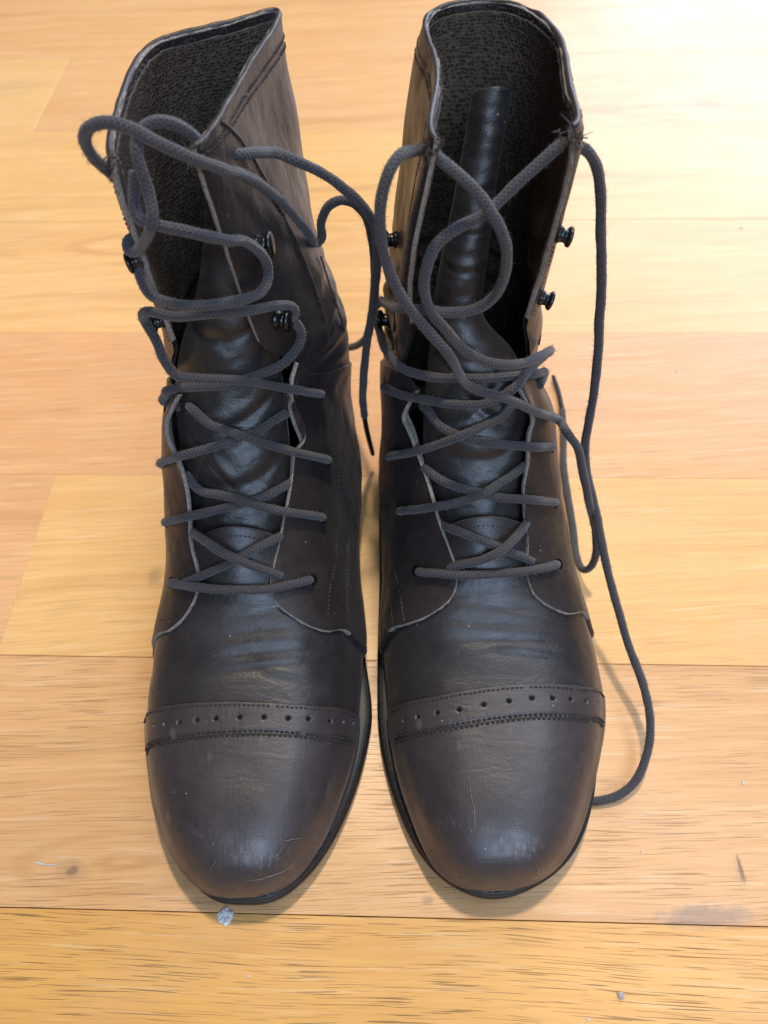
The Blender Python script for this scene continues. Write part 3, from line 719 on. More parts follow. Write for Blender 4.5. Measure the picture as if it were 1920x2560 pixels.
def build_sole(c, root):
    k = np.array(c['sole'])[:-1]; k = np.roll(k, -12, 0); Mx = spline_matrix(len(k), True); out = spline_rows(len(k), np.linspace(0, len(k), 240, endpoint=False), True, Mx) @ k
    ctr = out.mean(0)
    tan = np.roll(out, -1, 0) - np.roll(out, 1, 0); nrm = np.stack([tan[:, 1], -tan[:, 0]], 1); nrm /= np.linalg.norm(nrm, axis=1)[:, None]
    if ((out - ctr) * nrm).sum() < 0: nrm = -nrm
    y = out[:, 1]
    spring = .006 * np.clip((.105 - y) / .055, 0, 1) ** 2
    arch = np.clip((y - .17) / .10, 0, 1); arch = arch * arch * (3 - 2 * arch)
    zb = .0006 + spring + .019 * arch; n = len(out)
    def shell(levels, name, mat, parent):
        V = np.vstack([np.column_stack([out + nrm * o, zb + h]) for o, h in levels]); Fc = []
        for i in range(len(levels) - 1):
            for j in range(n): Fc.append((i * n + j, i * n + (j + 1) % n, (i + 1) * n + (j + 1) % n, (i + 1) * n + j))
        for lv, fl in ((0, 1), (len(levels) - 1, 0)):
            cy = np.linspace(y.min(), y.max(), 2)
            ring_ = [lv * n + j for j in range(n)]
            cc = V[ring_].mean(0); V = np.vstack([V, cc]); k = len(V) - 1
            for j in range(n):
                f = (ring_[j], ring_[(j + 1) % n], k); Fc.append(f[::-1] if fl else f)
        return mesh_obj(name, V, Fc, [mat], parent)
    so = shell([(-.0028, 0), (-.0006, .0005), (.0, .0016), (.0, .0058), (-.0008, .0064)], 'outsole', M['rubber'], root)
    shell([(-.0014, .0062), (-.0006, .0068), (-.0004, .0098), (-.0012, .0108), (-.004, .0110)], 'welt', M['rubber'], root)
    # welt stitching
    bag = Bag(); P = np.column_stack([out - nrm * .0018, zb + .0110]); L = np.concatenate([[0], np.cumsum(np.linalg.norm(np.diff(P, axis=0), axis=1))])
    for k in range(int(L[-1] / .004)):
        q = np.array([k * .004, k * .004 + .0012, k * .004 + .0026]); bag.add(*tube(np.stack([np.interp(q, L, P[:, i]) for i in range(3)], 1), [.0003, .0005, .0003], 5, False))
    bag.build('welt_stitching', [M['rubber']], root)['kind'] = 'stuff'
    # stacked heel block under the back
    hy = .262; hb = np.array([p for p in out if p[1] > hy]); hc = hb.mean(0)
    o2 = hb[np.argsort(np.arctan2(hb[:, 1] - hc[1], hb[:, 0] - hc[0]))]; m = len(o2); V = []
    for z, k in ((.0003, .90), (.004, .93), (.0042, .95), (.012, .96), (.0200, .985)): V.append(np.column_stack([hc + (o2 - hc) * k, np.full(m, z)]))
    V = np.vstack(V); Fc = []
    for i in range(4):
        for j in range(m): Fc.append((i * m + j, i * m + (j + 1) % m, (i + 1) * m + (j + 1) % m, (i + 1) * m + j))
    Fc.append(tuple(range(m))[::-1]); Fc.append(tuple(4 * m + j for j in range(m)))
    mesh_obj('heel_block', V, Fc, [M['rubber']], root, smooth=False)

LEFT = dict(cx=-.066, seed=3, lift=.0035,
    cap_top=[(366, 1778), (420, 1765), (500, 1757), (600, 1755), (700, 1760), (800, 1768), (880, 1776)],
    cap_low=[(372, 1858), (420, 1848), (500, 1836), (600, 1829), (700, 1831), (800, 1842), (880, 1852)],
    punch=[(381, 1814), (409, 1810), (445, 1805), (490, 1799), (538, 1795), (598, 1792), (659, 1792), (721, 1795), (773, 1796), (828, 1802), (862, 1805), (888, 1808)],
    scratches=[[(700, 2098), (712, 2105), (735, 2103), (762, 2102)], [(712, 2105), (708, 2125), (692, 2145), (672, 2165), (660, 2180)], [(757, 2140), (730, 2168), (700, 2185), (665, 2196), (615, 2205)], [(522, 2180), (535, 2165), (541, 2150)], [(526, 2118), (534, 2113)], [(566, 2158), (569, 2172)]],
    creases=[(.150, -.055, .10, .8, .0028, .024, .0011), (.143, -.060, .12, 0, .0022, .022, .0007), (.158, -.066, .05, -.6, .003, .028, .0008), (.137, -.045, -.15, 0, .002, .016, .0006), (.167, -.058, .16, 1, .0028, .018, .0008)],
    front_l=[(452, 985), (431, 1050), (433, 1100), (452, 1164), (467, 1240), (471, 1290), (473, 1350), (496, 1453)],
    bottom_l=[(496, 1453), (484, 1499), (454, 1548), (420, 1575), (396, 1582)],
    front_r=[(742, 905), (722, 950), (718, 990), (735, 1025), (758, 1066), (757, 1104), (739, 1130), (731, 1199), (714, 1290), (697, 1370), (676, 1453)],
    bottom_r=[(676, 1453), (690, 1505), (758, 1556), (811, 1576), (862, 1574)],
    seam_l=[[(412, 1300), (407, 1400), (398, 1480), (400, 1570)]],
    seam_r=[[(850, 1105), (846, 1250), (838, 1400), (822, 1490), (817, 1560)], [(872, 1350), (868, 1450), (866, 1560)]],
    counter=[[(802, 640), (832, 735), (862, 830), (884, 930)]],
    hooks=[(652, 612), (700, 800)], hooks_st=[(13.65, 1.10), (15.3, 1.06)],
    tongue=[(-.0705, .170, .066, .020, .85, 0), (-.0705, .187, .0815, .027, .95, 0), (-.0705, .2065, .101, .030, .95, 0), (-.070, .2235, .121, .0305, .95, 0), (-.070, .2370, .139, .030, .95, 0),
            (-.0675, .2475, .158, .0265, 1.0, 0), (-.0615, .257, .180, .0190, 1.0, .05), (-.0575, .265, .200, .0148, 1.0, .1), (-.0555, .271, .217, .0125, 1.0, .1), (-.0540, .277, .233, .0110, 1.0, .1)],
    tongue_folds=[(.108, -.067, .1, .003, .018, .0016), (.128, -.075, -.2, .003, .016, .0014), (.133, -.06, .3, .0025, .016, .0014), (.165, -.07, 0, .003, .02, .0016), (.118, -.082, -.9, .002, .012, .0010)],
    sole=[(-.0705, .0493), (-.086, .0522), (-.1020, .0675), (-.1150, .094), (-.1235, .120), (-.1245, .145), (-.120, .175), (-.110, .205), (-.100, .240), (-.0945, .280), (-.0915, .315), (-.0800, .340), (-.0550, .3485), (-.0300, .341), (-.0175, .318), (-.0150, .285),
          (-.0170, .245), (-.0175, .210), (-.0145, .175), (-.0108, .145), (-.0125, .125), (-.0195, .100), (-.0345, .0700), (-.0540, .0518), (-.0705, .0493)])
RIGHT = dict(cx=.047, seed=17, lift=.0030,
    cap_top=[(962, 1775), (1000, 1762), (1080, 1744), (1160, 1728), (1240, 1716), (1320, 1710), (1400, 1712), (1460, 1718), (1508, 1728)],
    cap_low=[(980, 1846), (1020, 1837), (1080, 1825), (1160, 1810), (1240, 1797), (1320, 1789), (1400, 1789), (1460, 1794), (1508, 1802)],
    punch=[(980, 1815), (1005, 1802), (1041, 1792), (1091, 1781), (1147, 1773), (1209, 1761), (1273, 1752), (1331, 1745), (1384, 1745), (1430, 1747), (1469, 1752), (1498, 1757)],
    scratches=[[(1176, 1936), (1174, 1960), (1180, 1995), (1187, 2040), (1186, 2090)], [(1225, 2115), (1230, 2130), (1234, 2150)], [(1342, 2165), (1345, 2175), (1346, 2190)], [(1170, 2060), (1180, 2085), (1184, 2110)], [(1185, 1935), (1190, 1938)], [(1240, 2152), (1262, 2150), (1284, 2148)]],
    creases=[(.150, .060, -.04, 1.0, .0026, .030, .0010), (.157, .055, -.10, .6, .0026, .028, .0008), (.164, .058, -.10, .5, .0026, .024, .0008), (.143, .066, -.12, 0, .0022, .020, .0006), (.171, .045, .1, 0, .0024, .018, .0006)],
    front_l=[(1045, 975), (1026, 1015), (1020, 1045), (1031, 1078), (1047, 1138), (1075, 1230), (1095, 1301), (1123, 1377), (1141, 1421)],
    bottom_l=[(1141, 1421), (1139, 1468), (1123, 1500), (1075, 1536), (1019, 1558), (976, 1572)],
    front_r=[(1292, 965), (1310, 1007), (1322, 1047), (1316, 1085), (1320, 1150), (1312, 1218), (1313, 1269), (1322, 1317), (1322, 1365), (1318, 1409)],
    bottom_r=[(1318, 1409), (1322, 1450), (1340, 1490), (1380, 1518), (1417, 1532), (1462, 1530)],
    seam_l=[[(965, 1250), (975, 1370), (1000, 1480), (1012, 1555)], [(960, 1400), (975, 1480), (985, 1565)]],
    seam_r=[[(1400, 1180), (1415, 1300), (1427, 1400), (1432, 1525)]],
    counter=[],
    hooks=[(968, 800), (982, 600)], hooks_st=[(13.7, -1.22), (15.55, -1.20)],
    tongue=[(0.0470, 0.1700, 0.0660, 0.0220, 0.85, 0), (0.0470, 0.1870, 0.0815, 0.0280, 0.95, 0), (0.0465, 0.2065, 0.1010, 0.0300, 0.95, 0), (0.0465, 0.2235, 0.1210, 0.0305, 0.95, 0), (0.0460, 0.2370, 0.1390, 0.0290, 1.00, 0), (0.0425, 0.2475, 0.1550, 0.0255, 1.35, 0), (0.0369, 0.2555, 0.1674, 0.0196, 1.75, 0), (0.0381, 0.2625, 0.1832, 0.0206, 2.00, 0), (0.0415, 0.2725, 0.2033, 0.0200, 2.20, 0), (0.0443, 0.2820, 0.2216, 0.0188, 2.35, 0), (0.0467, 0.2875, 0.2334, 0.0187, 2.40, 0), (0.0476, 0.2903, 0.2397, 0.0187, 2.40, 0), (0.0482, 0.2919, 0.2432, 0.0136, 1.75, 0), (0.0484, 0.2927, 0.2449, 0.0109, 1.40, 0), (0.0486, 0.2932, 0.2461, 0.0082, 1.05, 0), (0.0487, 0.2936, 0.2470, 0.0051, 0.65, 0), (0.0488, 0.2938, 0.2474, 0.0019, 0.25, 0)],
    tongue_folds=[(.114, .047, .1, .003, .02, .0016), (.128, .054, -.6, .003, .014, .0018), (.132, .038, .5, .0025, .016, .0014), (.145, .047, 0, .002, .02, .0010), (.186, .045, .1, .0012, .02, .0008), (.214, .047, .1, .0012, .02, .0008), (.20, .047, .1, .0010, .02, .0005)],
    sole=[(.0440, .0475), (.0280, .0515), (.0105, .0680), (-.0020, .0985), (-.0070, .125), (-.0075, .150), (-.0060, .185), (-.0040, .215), (-.0030, .250), (-.0010, .290), (.0020, .318), (.0160, .341), (.0425, .3485), (.0680, .341), (.0800, .315), (.0830, .280),
          (.0880, .240), (.0950, .205), (.1020, .175), (.1055, .145), (.1040, .120), (.0965, .090), (.0810, .064), (.0600, .0510), (.0440, .0475)])
left_boot = build_boot(LB, LEFT, 'dark brown leather lace-up boot with a loose lace looped over its rim')
right_boot = build_boot(RB, RIGHT, 'dark brown leather lace-up boot with its tongue rolled inside and lace trailing on floor')

# ------------------------------------------------------------------ shoelaces
def boot_bvh(root, names):
    vs, fs, n = [], [], 0
    off = np.array(ABS[root.name])
    for ch in root.children:
        if ch.name.split('.')[0] in names:
            me = ch.data; v = np.empty(len(me.vertices) * 3); me.vertices.foreach_get('co', v); vs.append(v.reshape(-1, 3) + off)
            fs += [tuple(i + n for i in p.vertices) for p in me.polygons]; n += len(me.vertices)
    return BVHTree.FromPolygons(np.vstack(vs).tolist(), fs)

def lace_path(B, tb, pts):
    P = [None] * len(pts)
    for i, p in enumerate(pts):
        u, v, m = p[:3]; val = p[3] if len(p) > 3 else None
        if m == 'y': P[i] = aty(u, v, val)
        elif m == 'z': P[i] = atz(u, v, val)
        elif m in 'qh':
            a = B.hit(u, v)
            if a is None: print('lace miss', p); continue
            o = (.002 + (.0024 if val is None else val)) if m == 'q' else -.004
            if m == 'h': o = o if val is None else val
            P[i] = B.ev(a[:1], a[1:], o)[0][0]
        elif m == 't':
            w = Vector(ray(u, v)).normalized(); loc, nr, idx, d = tb.ray_cast(Vector(CAM), w)
            if loc is None: print('lace t miss', p); continue
            nr = nr if nr.dot(w) < 0 else -nr
            P[i] = np.array(loc) + np.array(nr) * (.0025 if val is None else val)
    fix = [i for i in range(len(pts)) if P[i] is not None]
    for i, p in enumerate(pts):
        if P[i] is not None: continue
        a = max([k for k in fix if k < i], default=None); b = min([k for k in fix if k > i], default=None)
        if a is None or b is None: continue
        px = [np.hypot(pts[k + 1][0] - pts[k][0], pts[k + 1][1] - pts[k][1]) for k in range(a, b)]; f = sum(px[:i - a]) / sum(px)
        w = ray(p[0], p[1]); da = (P[a] - CAM) @ FWD; db = (P[b] - CAM) @ FWD
        d = da + (db - da) * f - (p[3] if len(p) > 3 else 0); P[i] = CAM + w * d
    return np.array([q for q in P if q is not None])

LACE_R = .0021
def build_lace(B, root, strands, tips):
    tb = boot_bvh(root, ('tongue', 'vamp')); bag = Bag(); fib = Bag(); done = None
    def settle(q, bv, deep):
        # keep the cord resting on what lies beneath it instead of sinking in
        w = q - CAM; d = np.linalg.norm(w, axis=1); w = w / d[:, None]; push = np.zeros(len(q))
        for i in range(len(q)):
            loc, nr, idx, dh = bv.ray_cast(Vector(CAM), Vector(w[i]))
            if loc is None: continue
            lim = dh - LACE_R * 1.0
            if d[i] > lim and d[i] - dh < deep: push[i] = d[i] - lim
        if push.max() > 0:
            k = np.hanning(13); k /= k.sum(); sm = push.copy()
            for _ in range(3): sm = np.maximum(push, np.convolve(np.pad(sm, 6, 'edge'), k, 'valid'))
            sm = np.convolve(np.pad(sm, 2, 'edge'), [.1, .2, .4, .2, .1], 'valid'); q = q - w * sm[:, None]
        return q
    for st in strands:
        p = lace_path(B, tb, st); L = clen(curve(p, 300)); n = max(12, int(L / .0011)); q = curve(p, n)
        wob = np.stack([np.convolve(rng.normal(0, 1, n + 14), np.hanning(15) / 7, 'valid')[:n] for _ in range(3)], 1) * .00022
        q = q + wob * np.minimum(1, np.minimum(np.arange(n), np.arange(n)[::-1]) / 8)[:, None]
        rad = LACE_R * (1 + .055 * np.convolve(rng.normal(0, 1, n + 8), np.hanning(9) / 4, 'valid')[:n])
        q = settle(q, tb, .011)
        if done is not None: q = settle(q, done, .0042)
        bag.add(*tube(q, rad, 12, True, rng.uniform(0, 1))); done = BVHTree.FromPolygons(np.vstack(bag.v).tolist(), bag.f)
        for e, nb in ((0, 3), (-1, -4)):
            if st[e][2] == 'h' and len(st[e]) == 3:
                a = B.hit(*st[e][:2]); b = B.hit(*st[nb][:2])
                if a is None or b is None: continue
                g, nn = B.ev(a[:1], a[1:], .00235); h = B.ev(b[:1], b[1:], .00235)[0]; d = (g - h)[0]; d /= np.linalg.norm(d) + 1e-9
                V, Fc = lathe([(.0028, 0), (.0024, .00015)], g[0] + d * .0008, nn[0], 14); mesh_obj('eyelet', V, Fc, [M['hole']], root)
        T = np.gradient(q, axis=0); T /= np.linalg.norm(T, axis=1)[:, None]
        for k in range(int(L * 3600)):
            i = rng.integers(0, n); d = np.cross(T[i], rng.normal(0, 1, 3)); d /= np.linalg.norm(d) + 1e-9
            a = q[i] + d * rad[i] * .97; ln = rng.uniform(.0005, .0019); e = d * rng.uniform(.3, 1) + T[i] * rng.normal(0, .9); e /= np.linalg.norm(e)
            fib.add(*tube(np.array([a, a + e * ln * .5, a + e * ln + rng.normal(0, .00025, 3)]), [.00006, .00005, .00003], 3, False))
    lace = bag.build('shoelace', [M['lace']], root)
    fib.build('lace_fuzz', [M['fibre']], lace)['kind'] = 'stuff'
    for tp in tips:
        p = lace_path(B, tb, tp); q = curve(p, 24); V, Fc, uv = tube(q, np.concatenate([[.0019], np.full(22, .0015), [.0013]]), 10)
        mesh_obj('aglet', V, Fc, [M['rubber']], lace)
    return lace

LEFT_LACE = [
    [(431, 1457, 'h'), (436, 1458, 'q', 0.002), (460, 1462, 'q'), (496, 1468, 'q'), (583, 1474, 'i', 0.001), (670, 1472, 'q'), (720, 1463, 'q'), (765, 1452, 'q', 0.0025), (777, 1449, 'h')],
    [(470, 1458, 't', 0.002), (492, 1448, 't'), (540, 1425, 't'), (583, 1400, 't', 0.0025), (640, 1367, 't', 0.0025), (693, 1339, 't', 0.0025), (720, 1325, 't', 0.002)],
    [(700, 1442, 't', 0.002), (674, 1430, 't'), (620, 1405, 't', 0.004), (570, 1375, 't', 0.0068), (530, 1350, 't', 0.005), (484, 1320, 't', 0.003), (465, 1300, 't', 0.002)],
    [(418, 1305, 'h'), (424, 1304, 'q', 0.002), (445, 1298, 'q'), (473, 1290, 'q'), (530, 1277, 'i', 0), (583, 1265, 'i', -0.001), (650, 1240, 't', 0.003), (723, 1202, 't', 0.0025), (745, 1190, 't', 0.002)],
    [(803, 1294, 'h'), (798, 1293, 'q', 0.002), (770, 1288, 'q'), (708, 1278, 'q'), (650, 1266, 'i', 0.002), (606, 1252, 'i', 0.0035), (555, 1238, 'i', 0.002), (511, 1221, 't', 0.004), (473, 1183, 't', 0.0025), (455, 1170, 't', 0.002)],
    [(406, 1161, 'h'), (411, 1159, 'q', 0.002), (435, 1147, 'q'), (473, 1134, 'q'), (530, 1118, 'i', 0), (583, 1100, 'i', -0.001), (650, 1075, 'i', -0.001), (705, 1050, 'q', -0.004), (735, 1036, 'q', -0.005)],
    [(818, 1151, 'h'), (812, 1150, 'q', 0.002), (770, 1140, 'q'), (720, 1127, 'q'), (660, 1108, 'i', 0.002), (606, 1089, 'i', 0.0035), (560, 1074, 'i', 0.002), (522, 1058, 'i', 0.0), (470, 1030, 'q', -0.004), (448, 1016, 'q', -0.005)],
    [(415, 1015, 'h'), (408, 1002, 'q', 0.0015), (414, 988, 'q', 0.003), (435, 976, 'q', 0.0035), (473, 968, 'i', 0), (568, 963, 'i', -0.001), (629, 942, 'i', -0.001), (701, 902, 'q', 0.002), (735, 857, 'q', 0.003), (739, 830, 'q', 0.003), (728, 808, 'q', 0.003), (715, 800, 'q', 0.002)],
    [(799, 986, 'h'), (794, 985, 'q', 0.002), (770, 981, 'q'), (720, 971, 'q'), (629, 954, 'i', 0.002), (560, 949, 'i', 0.003), (492, 946, 'i', 0.003), (442, 938, 'y', 0.2315), (412, 902, 'y', 0.233), (393, 857, 'y', 0.236), (376, 826, 'y', 0.239), (362, 802, 'y', 0.241), (358, 786, 'y', 0.24), (373, 779, 'y', 0.238), (431, 790, 'y', 0.2345), (518, 784, 'y', 0.233), (614, 771, 'q', 0.002), (686, 760, 'q', 0.0025), (712, 765, 'q', 0.004), (722, 785, 'q', 0.003), (715, 800, 'q', 0.001)],
    [(338, 430, 'y', 0.241), (334, 480, 'y', 0.239), (337, 521, 'y', 0.237), (349, 546, 'y', 0.235), (397, 564, 'y', 0.233), (469, 579, 'y', 0.232), (547, 590, 'q', 0.004), (588, 598, 'q', 0.0035), (622, 620, 'q', 0.0035), (647, 652, 'q', 0.0035), (652, 686, 'q', 0.0035), (633, 723, 'q', 0.004), (566, 757, 'i', 0.003), (489, 764, 'y', 0.2305), (421, 757, 'y', 0.232), (373, 733, 'y', 0.236), (350, 690, 'y', 0.24), (345, 655, 'y', 0.243)],
    [(345, 345, 'y', 0.245), (342, 380, 'y', 0.242), (356, 434, 'y', 0.239), (371, 482, 'y', 0.237), (381, 530, 'y', 0.2345), (376, 575, 'y', 0.235), (360, 608, 'y', 0.237), (338, 630, 'y', 0.24), (322, 624, 'y', 0.242), (320, 603, 'y', 0.244), (338, 592, 'y', 0.246)],
    [(345, 350, 'y', 0.247), (352, 328, 'y', 0.248), (387, 305, 'y', 0.249), (431, 309, 'y', 0.25), (469, 328, 'y', 0.251), (495, 352, 'y', 0.252), (512, 372, 'y', 0.256)],
    [(292, 446, 'y', 0.252), (268, 425, 'y', 0.249), (230, 388, 'y', 0.245), (212, 347, 'y', 0.242), (224, 318, 'y', 0.24), (262, 306, 'y', 0.239), (315, 318, 'y', 0.238), (397, 357, 'y', 0.236), (470, 392, 'y', 0.237), (530, 418, 'q', 0.0035), (590, 439, 'q', 0.0035), (662, 487, 'q', 0.0035), (720, 545, 'q', 0.0035), (759, 590, 'q', 0.003), (788, 611, 'y', 0.31), (803, 596, 'y', 0.312), (803, 555, 'y', 0.312), (821, 516, 'y', 0.312), (850, 500, 'y', 0.312), (884, 508, 'y', 0.312), (912, 538, 'y', 0.312), (930, 600, 'y', 0.314), (937, 680, 'y', 0.318), (932, 765, 'y', 0.322), (922, 832, 'y', 0.328), (905, 856, 'y', 0.336), (885, 866, 'y', 0.347), (860, 870, 'y', 0.36)],
    [(598, 387, 'h', -0.003), (603, 386, 'h', 0.001), (618, 383, 'h', 0.004), (657, 386, 'h', 0.008), (725, 396, 'y', 0.282), (797, 429, 'y', 0.284), (855, 468, 'y', 0.285), (903, 511, 'y', 0.285), (932, 555, 'y', 0.286), (943, 610, 'y', 0.286), (940, 690, 'y', 0.288), (932, 771, 'y', 0.29), (918, 850, 'y', 0.291), (910, 930, 'y', 0.293), (907, 1000, 'y', 0.296), (911, 1040, 'y', 0.298)]]
LEFT_TIPS = [[(909, 1030, 'y', .2975), (917, 1075, 'y', .300), (932, 1136, 'y', .304)]]
RIGHT_LACE = [
    [(1047, 1429, 'h'), (1053, 1430, 'q', 0.002), (1075, 1432, 'q'), (1099, 1433, 'q'), (1145, 1436, 'q'), (1200, 1437, 'i', 0.001), (1258, 1433, 'i', 0.001), (1320, 1426, 'q'), (1365, 1418, 'q'), (1385, 1413, 'q', 0.002), (1393, 1411, 'h')],
    [(1092, 1298, 't', 0.002), (1111, 1309, 't'), (1159, 1329, 't'), (1218, 1355, 't'), (1258, 1373, 't'), (1302, 1393, 't'), (1325, 1405, 't', 0.002)],
    [(1125, 1422, 't', 0.002), (1147, 1411, 't', 0.0028), (1198, 1397, 't', 0.004), (1243, 1368, 't', 0.007), (1290, 1325, 't', 0.004), (1312, 1293, 't', 0.003), (1326, 1275, 't', 0.002)],
    [(1385, 1257, 'h'), (1379, 1256, 'q', 0.002), (1360, 1253, 'q'), (1318, 1248, 'q'), (1238, 1242, 'i', -0.001), (1178, 1226, 'i', -0.001), (1119, 1202, 't', 0.003), (1067, 1166, 't'), (1045, 1150, 't', 0.002)],
    [(1001, 1279, 'h'), (1007, 1278, 'q', 0.002), (1030, 1275, 'q'), (1059, 1271, 'q'), (1100, 1264, 'q'), (1139, 1257, 'i', 0.001), (1198, 1238, 'i', 0.003), (1258, 1202, 'i', 0.001), (1305, 1158, 't', 0.003), (1325, 1138, 't', 0.002)],
    [(1377, 1118, 'h'), (1371, 1118, 'q', 0.002), (1350, 1117, 'q'), (1318, 1116, 'q'), (1218, 1106, 'i', -0.001), (1159, 1094, 'i', -0.001), (1099, 1063, 'i', -0.001), (1055, 1033, 'q', -0.004), (1034, 1018, 'q', -0.005)],
    [(974, 1142, 'h'), (980, 1141, 'q', 0.002), (1005, 1137, 'q'), (1039, 1130, 'q'), (1119, 1102, 'i', 0.002), (1170, 1082, 'i', 0.003), (1198, 1070, 'i', 0.003), (1258, 1039, 'i', 0), (1292, 1018, 'q', -0.004), (1314, 1006, 'q', -0.005)],
    [(966, 962, 'h'), (970, 965, 'q', 0.002), (985, 973, 'q'), (1010, 983, 'q'), (1059, 995, 'q'), (1139, 1011, 'i', -0.001), (1198, 1011, 'i', -0.001), (1238, 999, 'i', 0), (1282, 967, 'q', 0.0015), (1312, 925, 'q', 0.002), (1338, 892, 'q', 0.003), (1348, 874, 'q', 0.0045), (1338, 864, 'q', 0.0065), (1278, 880, 'q', 0.007), (1218, 876, 'q', 0.007), (1159, 852, 'q', 0.006), (1111, 820, 'y', 0.229), (1085, 792, 'y', 0.2288), (1069, 760, 'y', 0.2288), (1060, 717, 'y', 0.2295), (1066, 672, 'y', 0.231), (1090, 614, 'y', 0.234), (1145, 570, 'y', 0.237), (1204, 540, 'y', 0.2395), (1238, 511, 'y', 0.2415), (1301, 451, 'y', 0.2455), (1356, 401, 'y', 0.249), (1390, 372, 'y', 0.2515), (1408, 358, 'y', 0.255)],
    [(1332, 985, 't', 0.002), (1346, 965, 'q', 0.0005), (1354, 951, 'q', 0.0025), (1345, 940, 'q', 0.0035), (1318, 938, 'q', 0.003), (1218, 945, 'i', -0.001), (1147, 945, 'i', -0.001), (1079, 931, 'q', 0.0025), (1019, 911, 'q', 0.003), (982, 876, 'q', 0.003), (964, 832, 'q', 0.003), (958, 805, 'q', 0.0035), (956, 780, 'q', 0.0045), (972, 757, 'q', 0.0045), (1018, 762, 'q', 0.003), (1069, 776, 'y', 0.2345), (1132, 781, 'y', 0.235), (1187, 772, 'y', 0.235), (1233, 743, 'y', 0.234), (1259, 696, 'y', 0.233), (1267, 633, 'y', 0.232), (1254, 578, 'y', 0.232), (1229, 532, 'y', 0.2335), (1195, 485, 'y', 0.237), (1145, 435, 'y', 0.241), (1104, 402, 'y', 0.245), (1088, 388, 'y', 0.249)],
    [(1052, 371, 'y', 0.262), (1035, 376, 'y', 0.256), (1015, 381, 'y', 0.25), (995, 394, 'y', 0.245), (972, 430, 'y', 0.24), (955, 485, 'y', 0.237), (950, 549, 'y', 0.234), (955, 612, 'y', 0.232), (972, 675, 'y', 0.23), (997, 730, 'y', 0.228), (1031, 781, 'y', 0.226), (1077, 835, 'y', 0.2225), (1123, 888, 'y', 0.219), (1178, 947, 'q', 0.0085), (1250, 995, 'q', 0.0065), (1318, 1027, 'q', 0.0045), (1377, 1055, 'q', 0.0045), (1417, 1082, 'y', 0.232), (1443, 1118, 'y', 0.228), (1457, 1178, 'y', 0.223), (1473, 1257, 'y', 0.217), (1489, 1329, 'z', 0.046), (1490, 1385, 'z', 0.03), (1476, 1418, 'z', 0.018), (1456, 1422, 'z', 0.01), (1441, 1390, 'z', 0.005), (1434, 1330, 'z', 0.0028), (1422, 1250, 'z', 0.0026), (1410, 1170, 'z', 0.0026), (1409, 1078, 'z', 0.0026), (1406, 1025, 'z', 0.0026)],
    [(1432, 362, 'y', 0.258), (1446, 364, 'y', 0.262), (1470, 379, 'y', 0.262), (1491, 415, 'y', 0.262), (1502, 485, 'y', 0.26), (1503, 591, 'y', 0.258), (1503, 717, 'y', 0.254), (1499, 802, 'y', 0.25), (1494, 899, 'y', 0.245), (1485, 980, 'y', 0.241), (1470, 1065, 'y', 0.238), (1463, 1125, 'z', 0.096), (1467, 1180, 'z', 0.086), (1489, 1277, 'z', 0.071), (1505, 1357, 'z', 0.061), (1521, 1436, 'z', 0.051), (1547, 1530, 'z', 0.04), (1574, 1620, 'z', 0.031), (1609, 1713, 'z', 0.024), (1626, 1805, 'z', 0.018), (1619, 1878, 'z', 0.012), (1586, 1956, 'z', 0.0065), (1539, 1991, 'z', 0.0038), (1487, 2003, 'z', 0.0028), (1455, 2000, 'z', 0.0026)]]
RIGHT_TIPS = [[(1407, 1030, 'z', .0026), (1398, 985, 'z', .003), (1383, 940, 'z', .004)]]
build_lace(LB, left_boot, LEFT_LACE, LEFT_TIPS)
build_lace(RB, right_boot, RIGHT_LACE, RIGHT_TIPS)

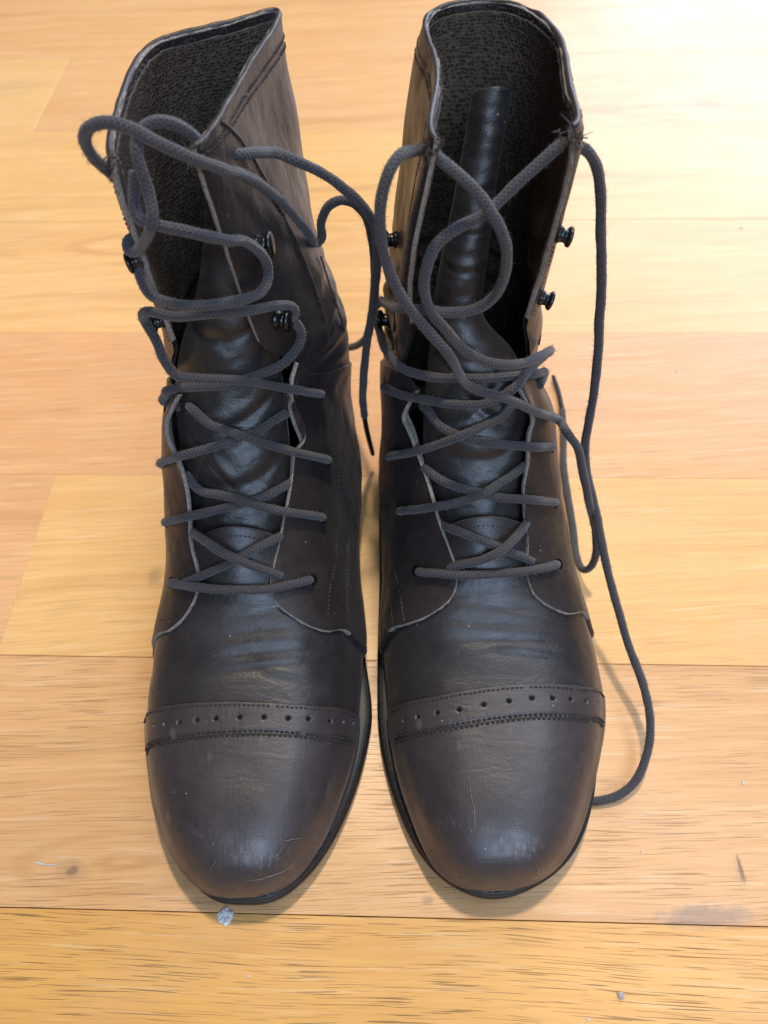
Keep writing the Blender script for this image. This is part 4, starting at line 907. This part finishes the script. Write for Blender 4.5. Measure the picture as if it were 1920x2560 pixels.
# ------------------------------------------------------------------ crumbs on the floor
def crumb(name, u, v, r, h, mat, label, cat, seed, sx=1.0, group=None):
    g = np.random.default_rng(seed); p = atz(u, v, .0002); n = 13; a = np.linspace(0, 2 * np.pi, n, endpoint=False); rr = r * g.uniform(.75, 1.15, n)
    V = []
    for k, z in ((1.0, 0), (.96, h * .6), (.62, h)): V += [p + np.array([math.cos(t) * q * k * sx, math.sin(t) * q * k, z * g.uniform(.6, 1.3)]) for t, q in zip(a, rr)]
    V.append(p + np.array([0, 0, h * g.uniform(.6, 1.2)])); Fc = []
    for i in range(2):
        for j in range(n): Fc.append((i * n + j, i * n + (j + 1) % n, (i + 1) * n + (j + 1) % n, (i + 1) * n + j))
    for j in range(n): Fc.append((2 * n + j, 2 * n + (j + 1) % n, 3 * n))
    Fc.append(tuple(range(n))[::-1])
    o = mesh_obj(name, np.array(V), Fc, [mat], None, tuple(p), smooth=False); tag(o, label, cat, group)
crumb('paint_fleck', 563, 2292, .0039, .0009, M['fleck'], 'pale blue-white paint fleck on the floor below the left boot toe', 'paint fleck', 1)
crumb('grit', 1552, 2489, .0016, .0010, M['grit'], 'small grey crumb of grit near the bottom right of the floor', 'grit', 2, 1.2)
for k, (u, v, r, lb) in enumerate([(1470, 2548, .0007, 'tiny white speck at the bottom edge of the floor, left of the grit'), (1857, 1957, .0008, 'tiny white speck on the floor right of the trailing lace loop'), (1602, 2130, .0005, 'tiny white speck on the floor beside the right boot toe'),
                                   (1853, 569, .0012, 'tiny white speck on the floor far right of the boot shafts'), (1692, 927, .0010, 'tiny white speck on the floor right of the hanging lace'), (622, 2440, .0007, 'tiny white speck on the yellow board under the paint fleck')]):
    crumb('speck', u, v, r, .0004, M['fleck'], lb, 'speck', 10 + k, group='white specks on the floor')
p0 = lambda u, v: atz(u, v, .0004)
V, Fc, uv = tube(curve([p0(88, 2155), p0(112, 2161), p0(135, 2162), p0(160, 2158)], 30), np.concatenate([np.linspace(.00045, .0003, 12), np.linspace(.0003, .0001, 18)]), 6)
tag(mesh_obj('lint', V, Fc, [M['fleck']], None, tuple(p0(120, 2160))), 'short white strand of lint lying on the floor beside a dark knot', 'lint')
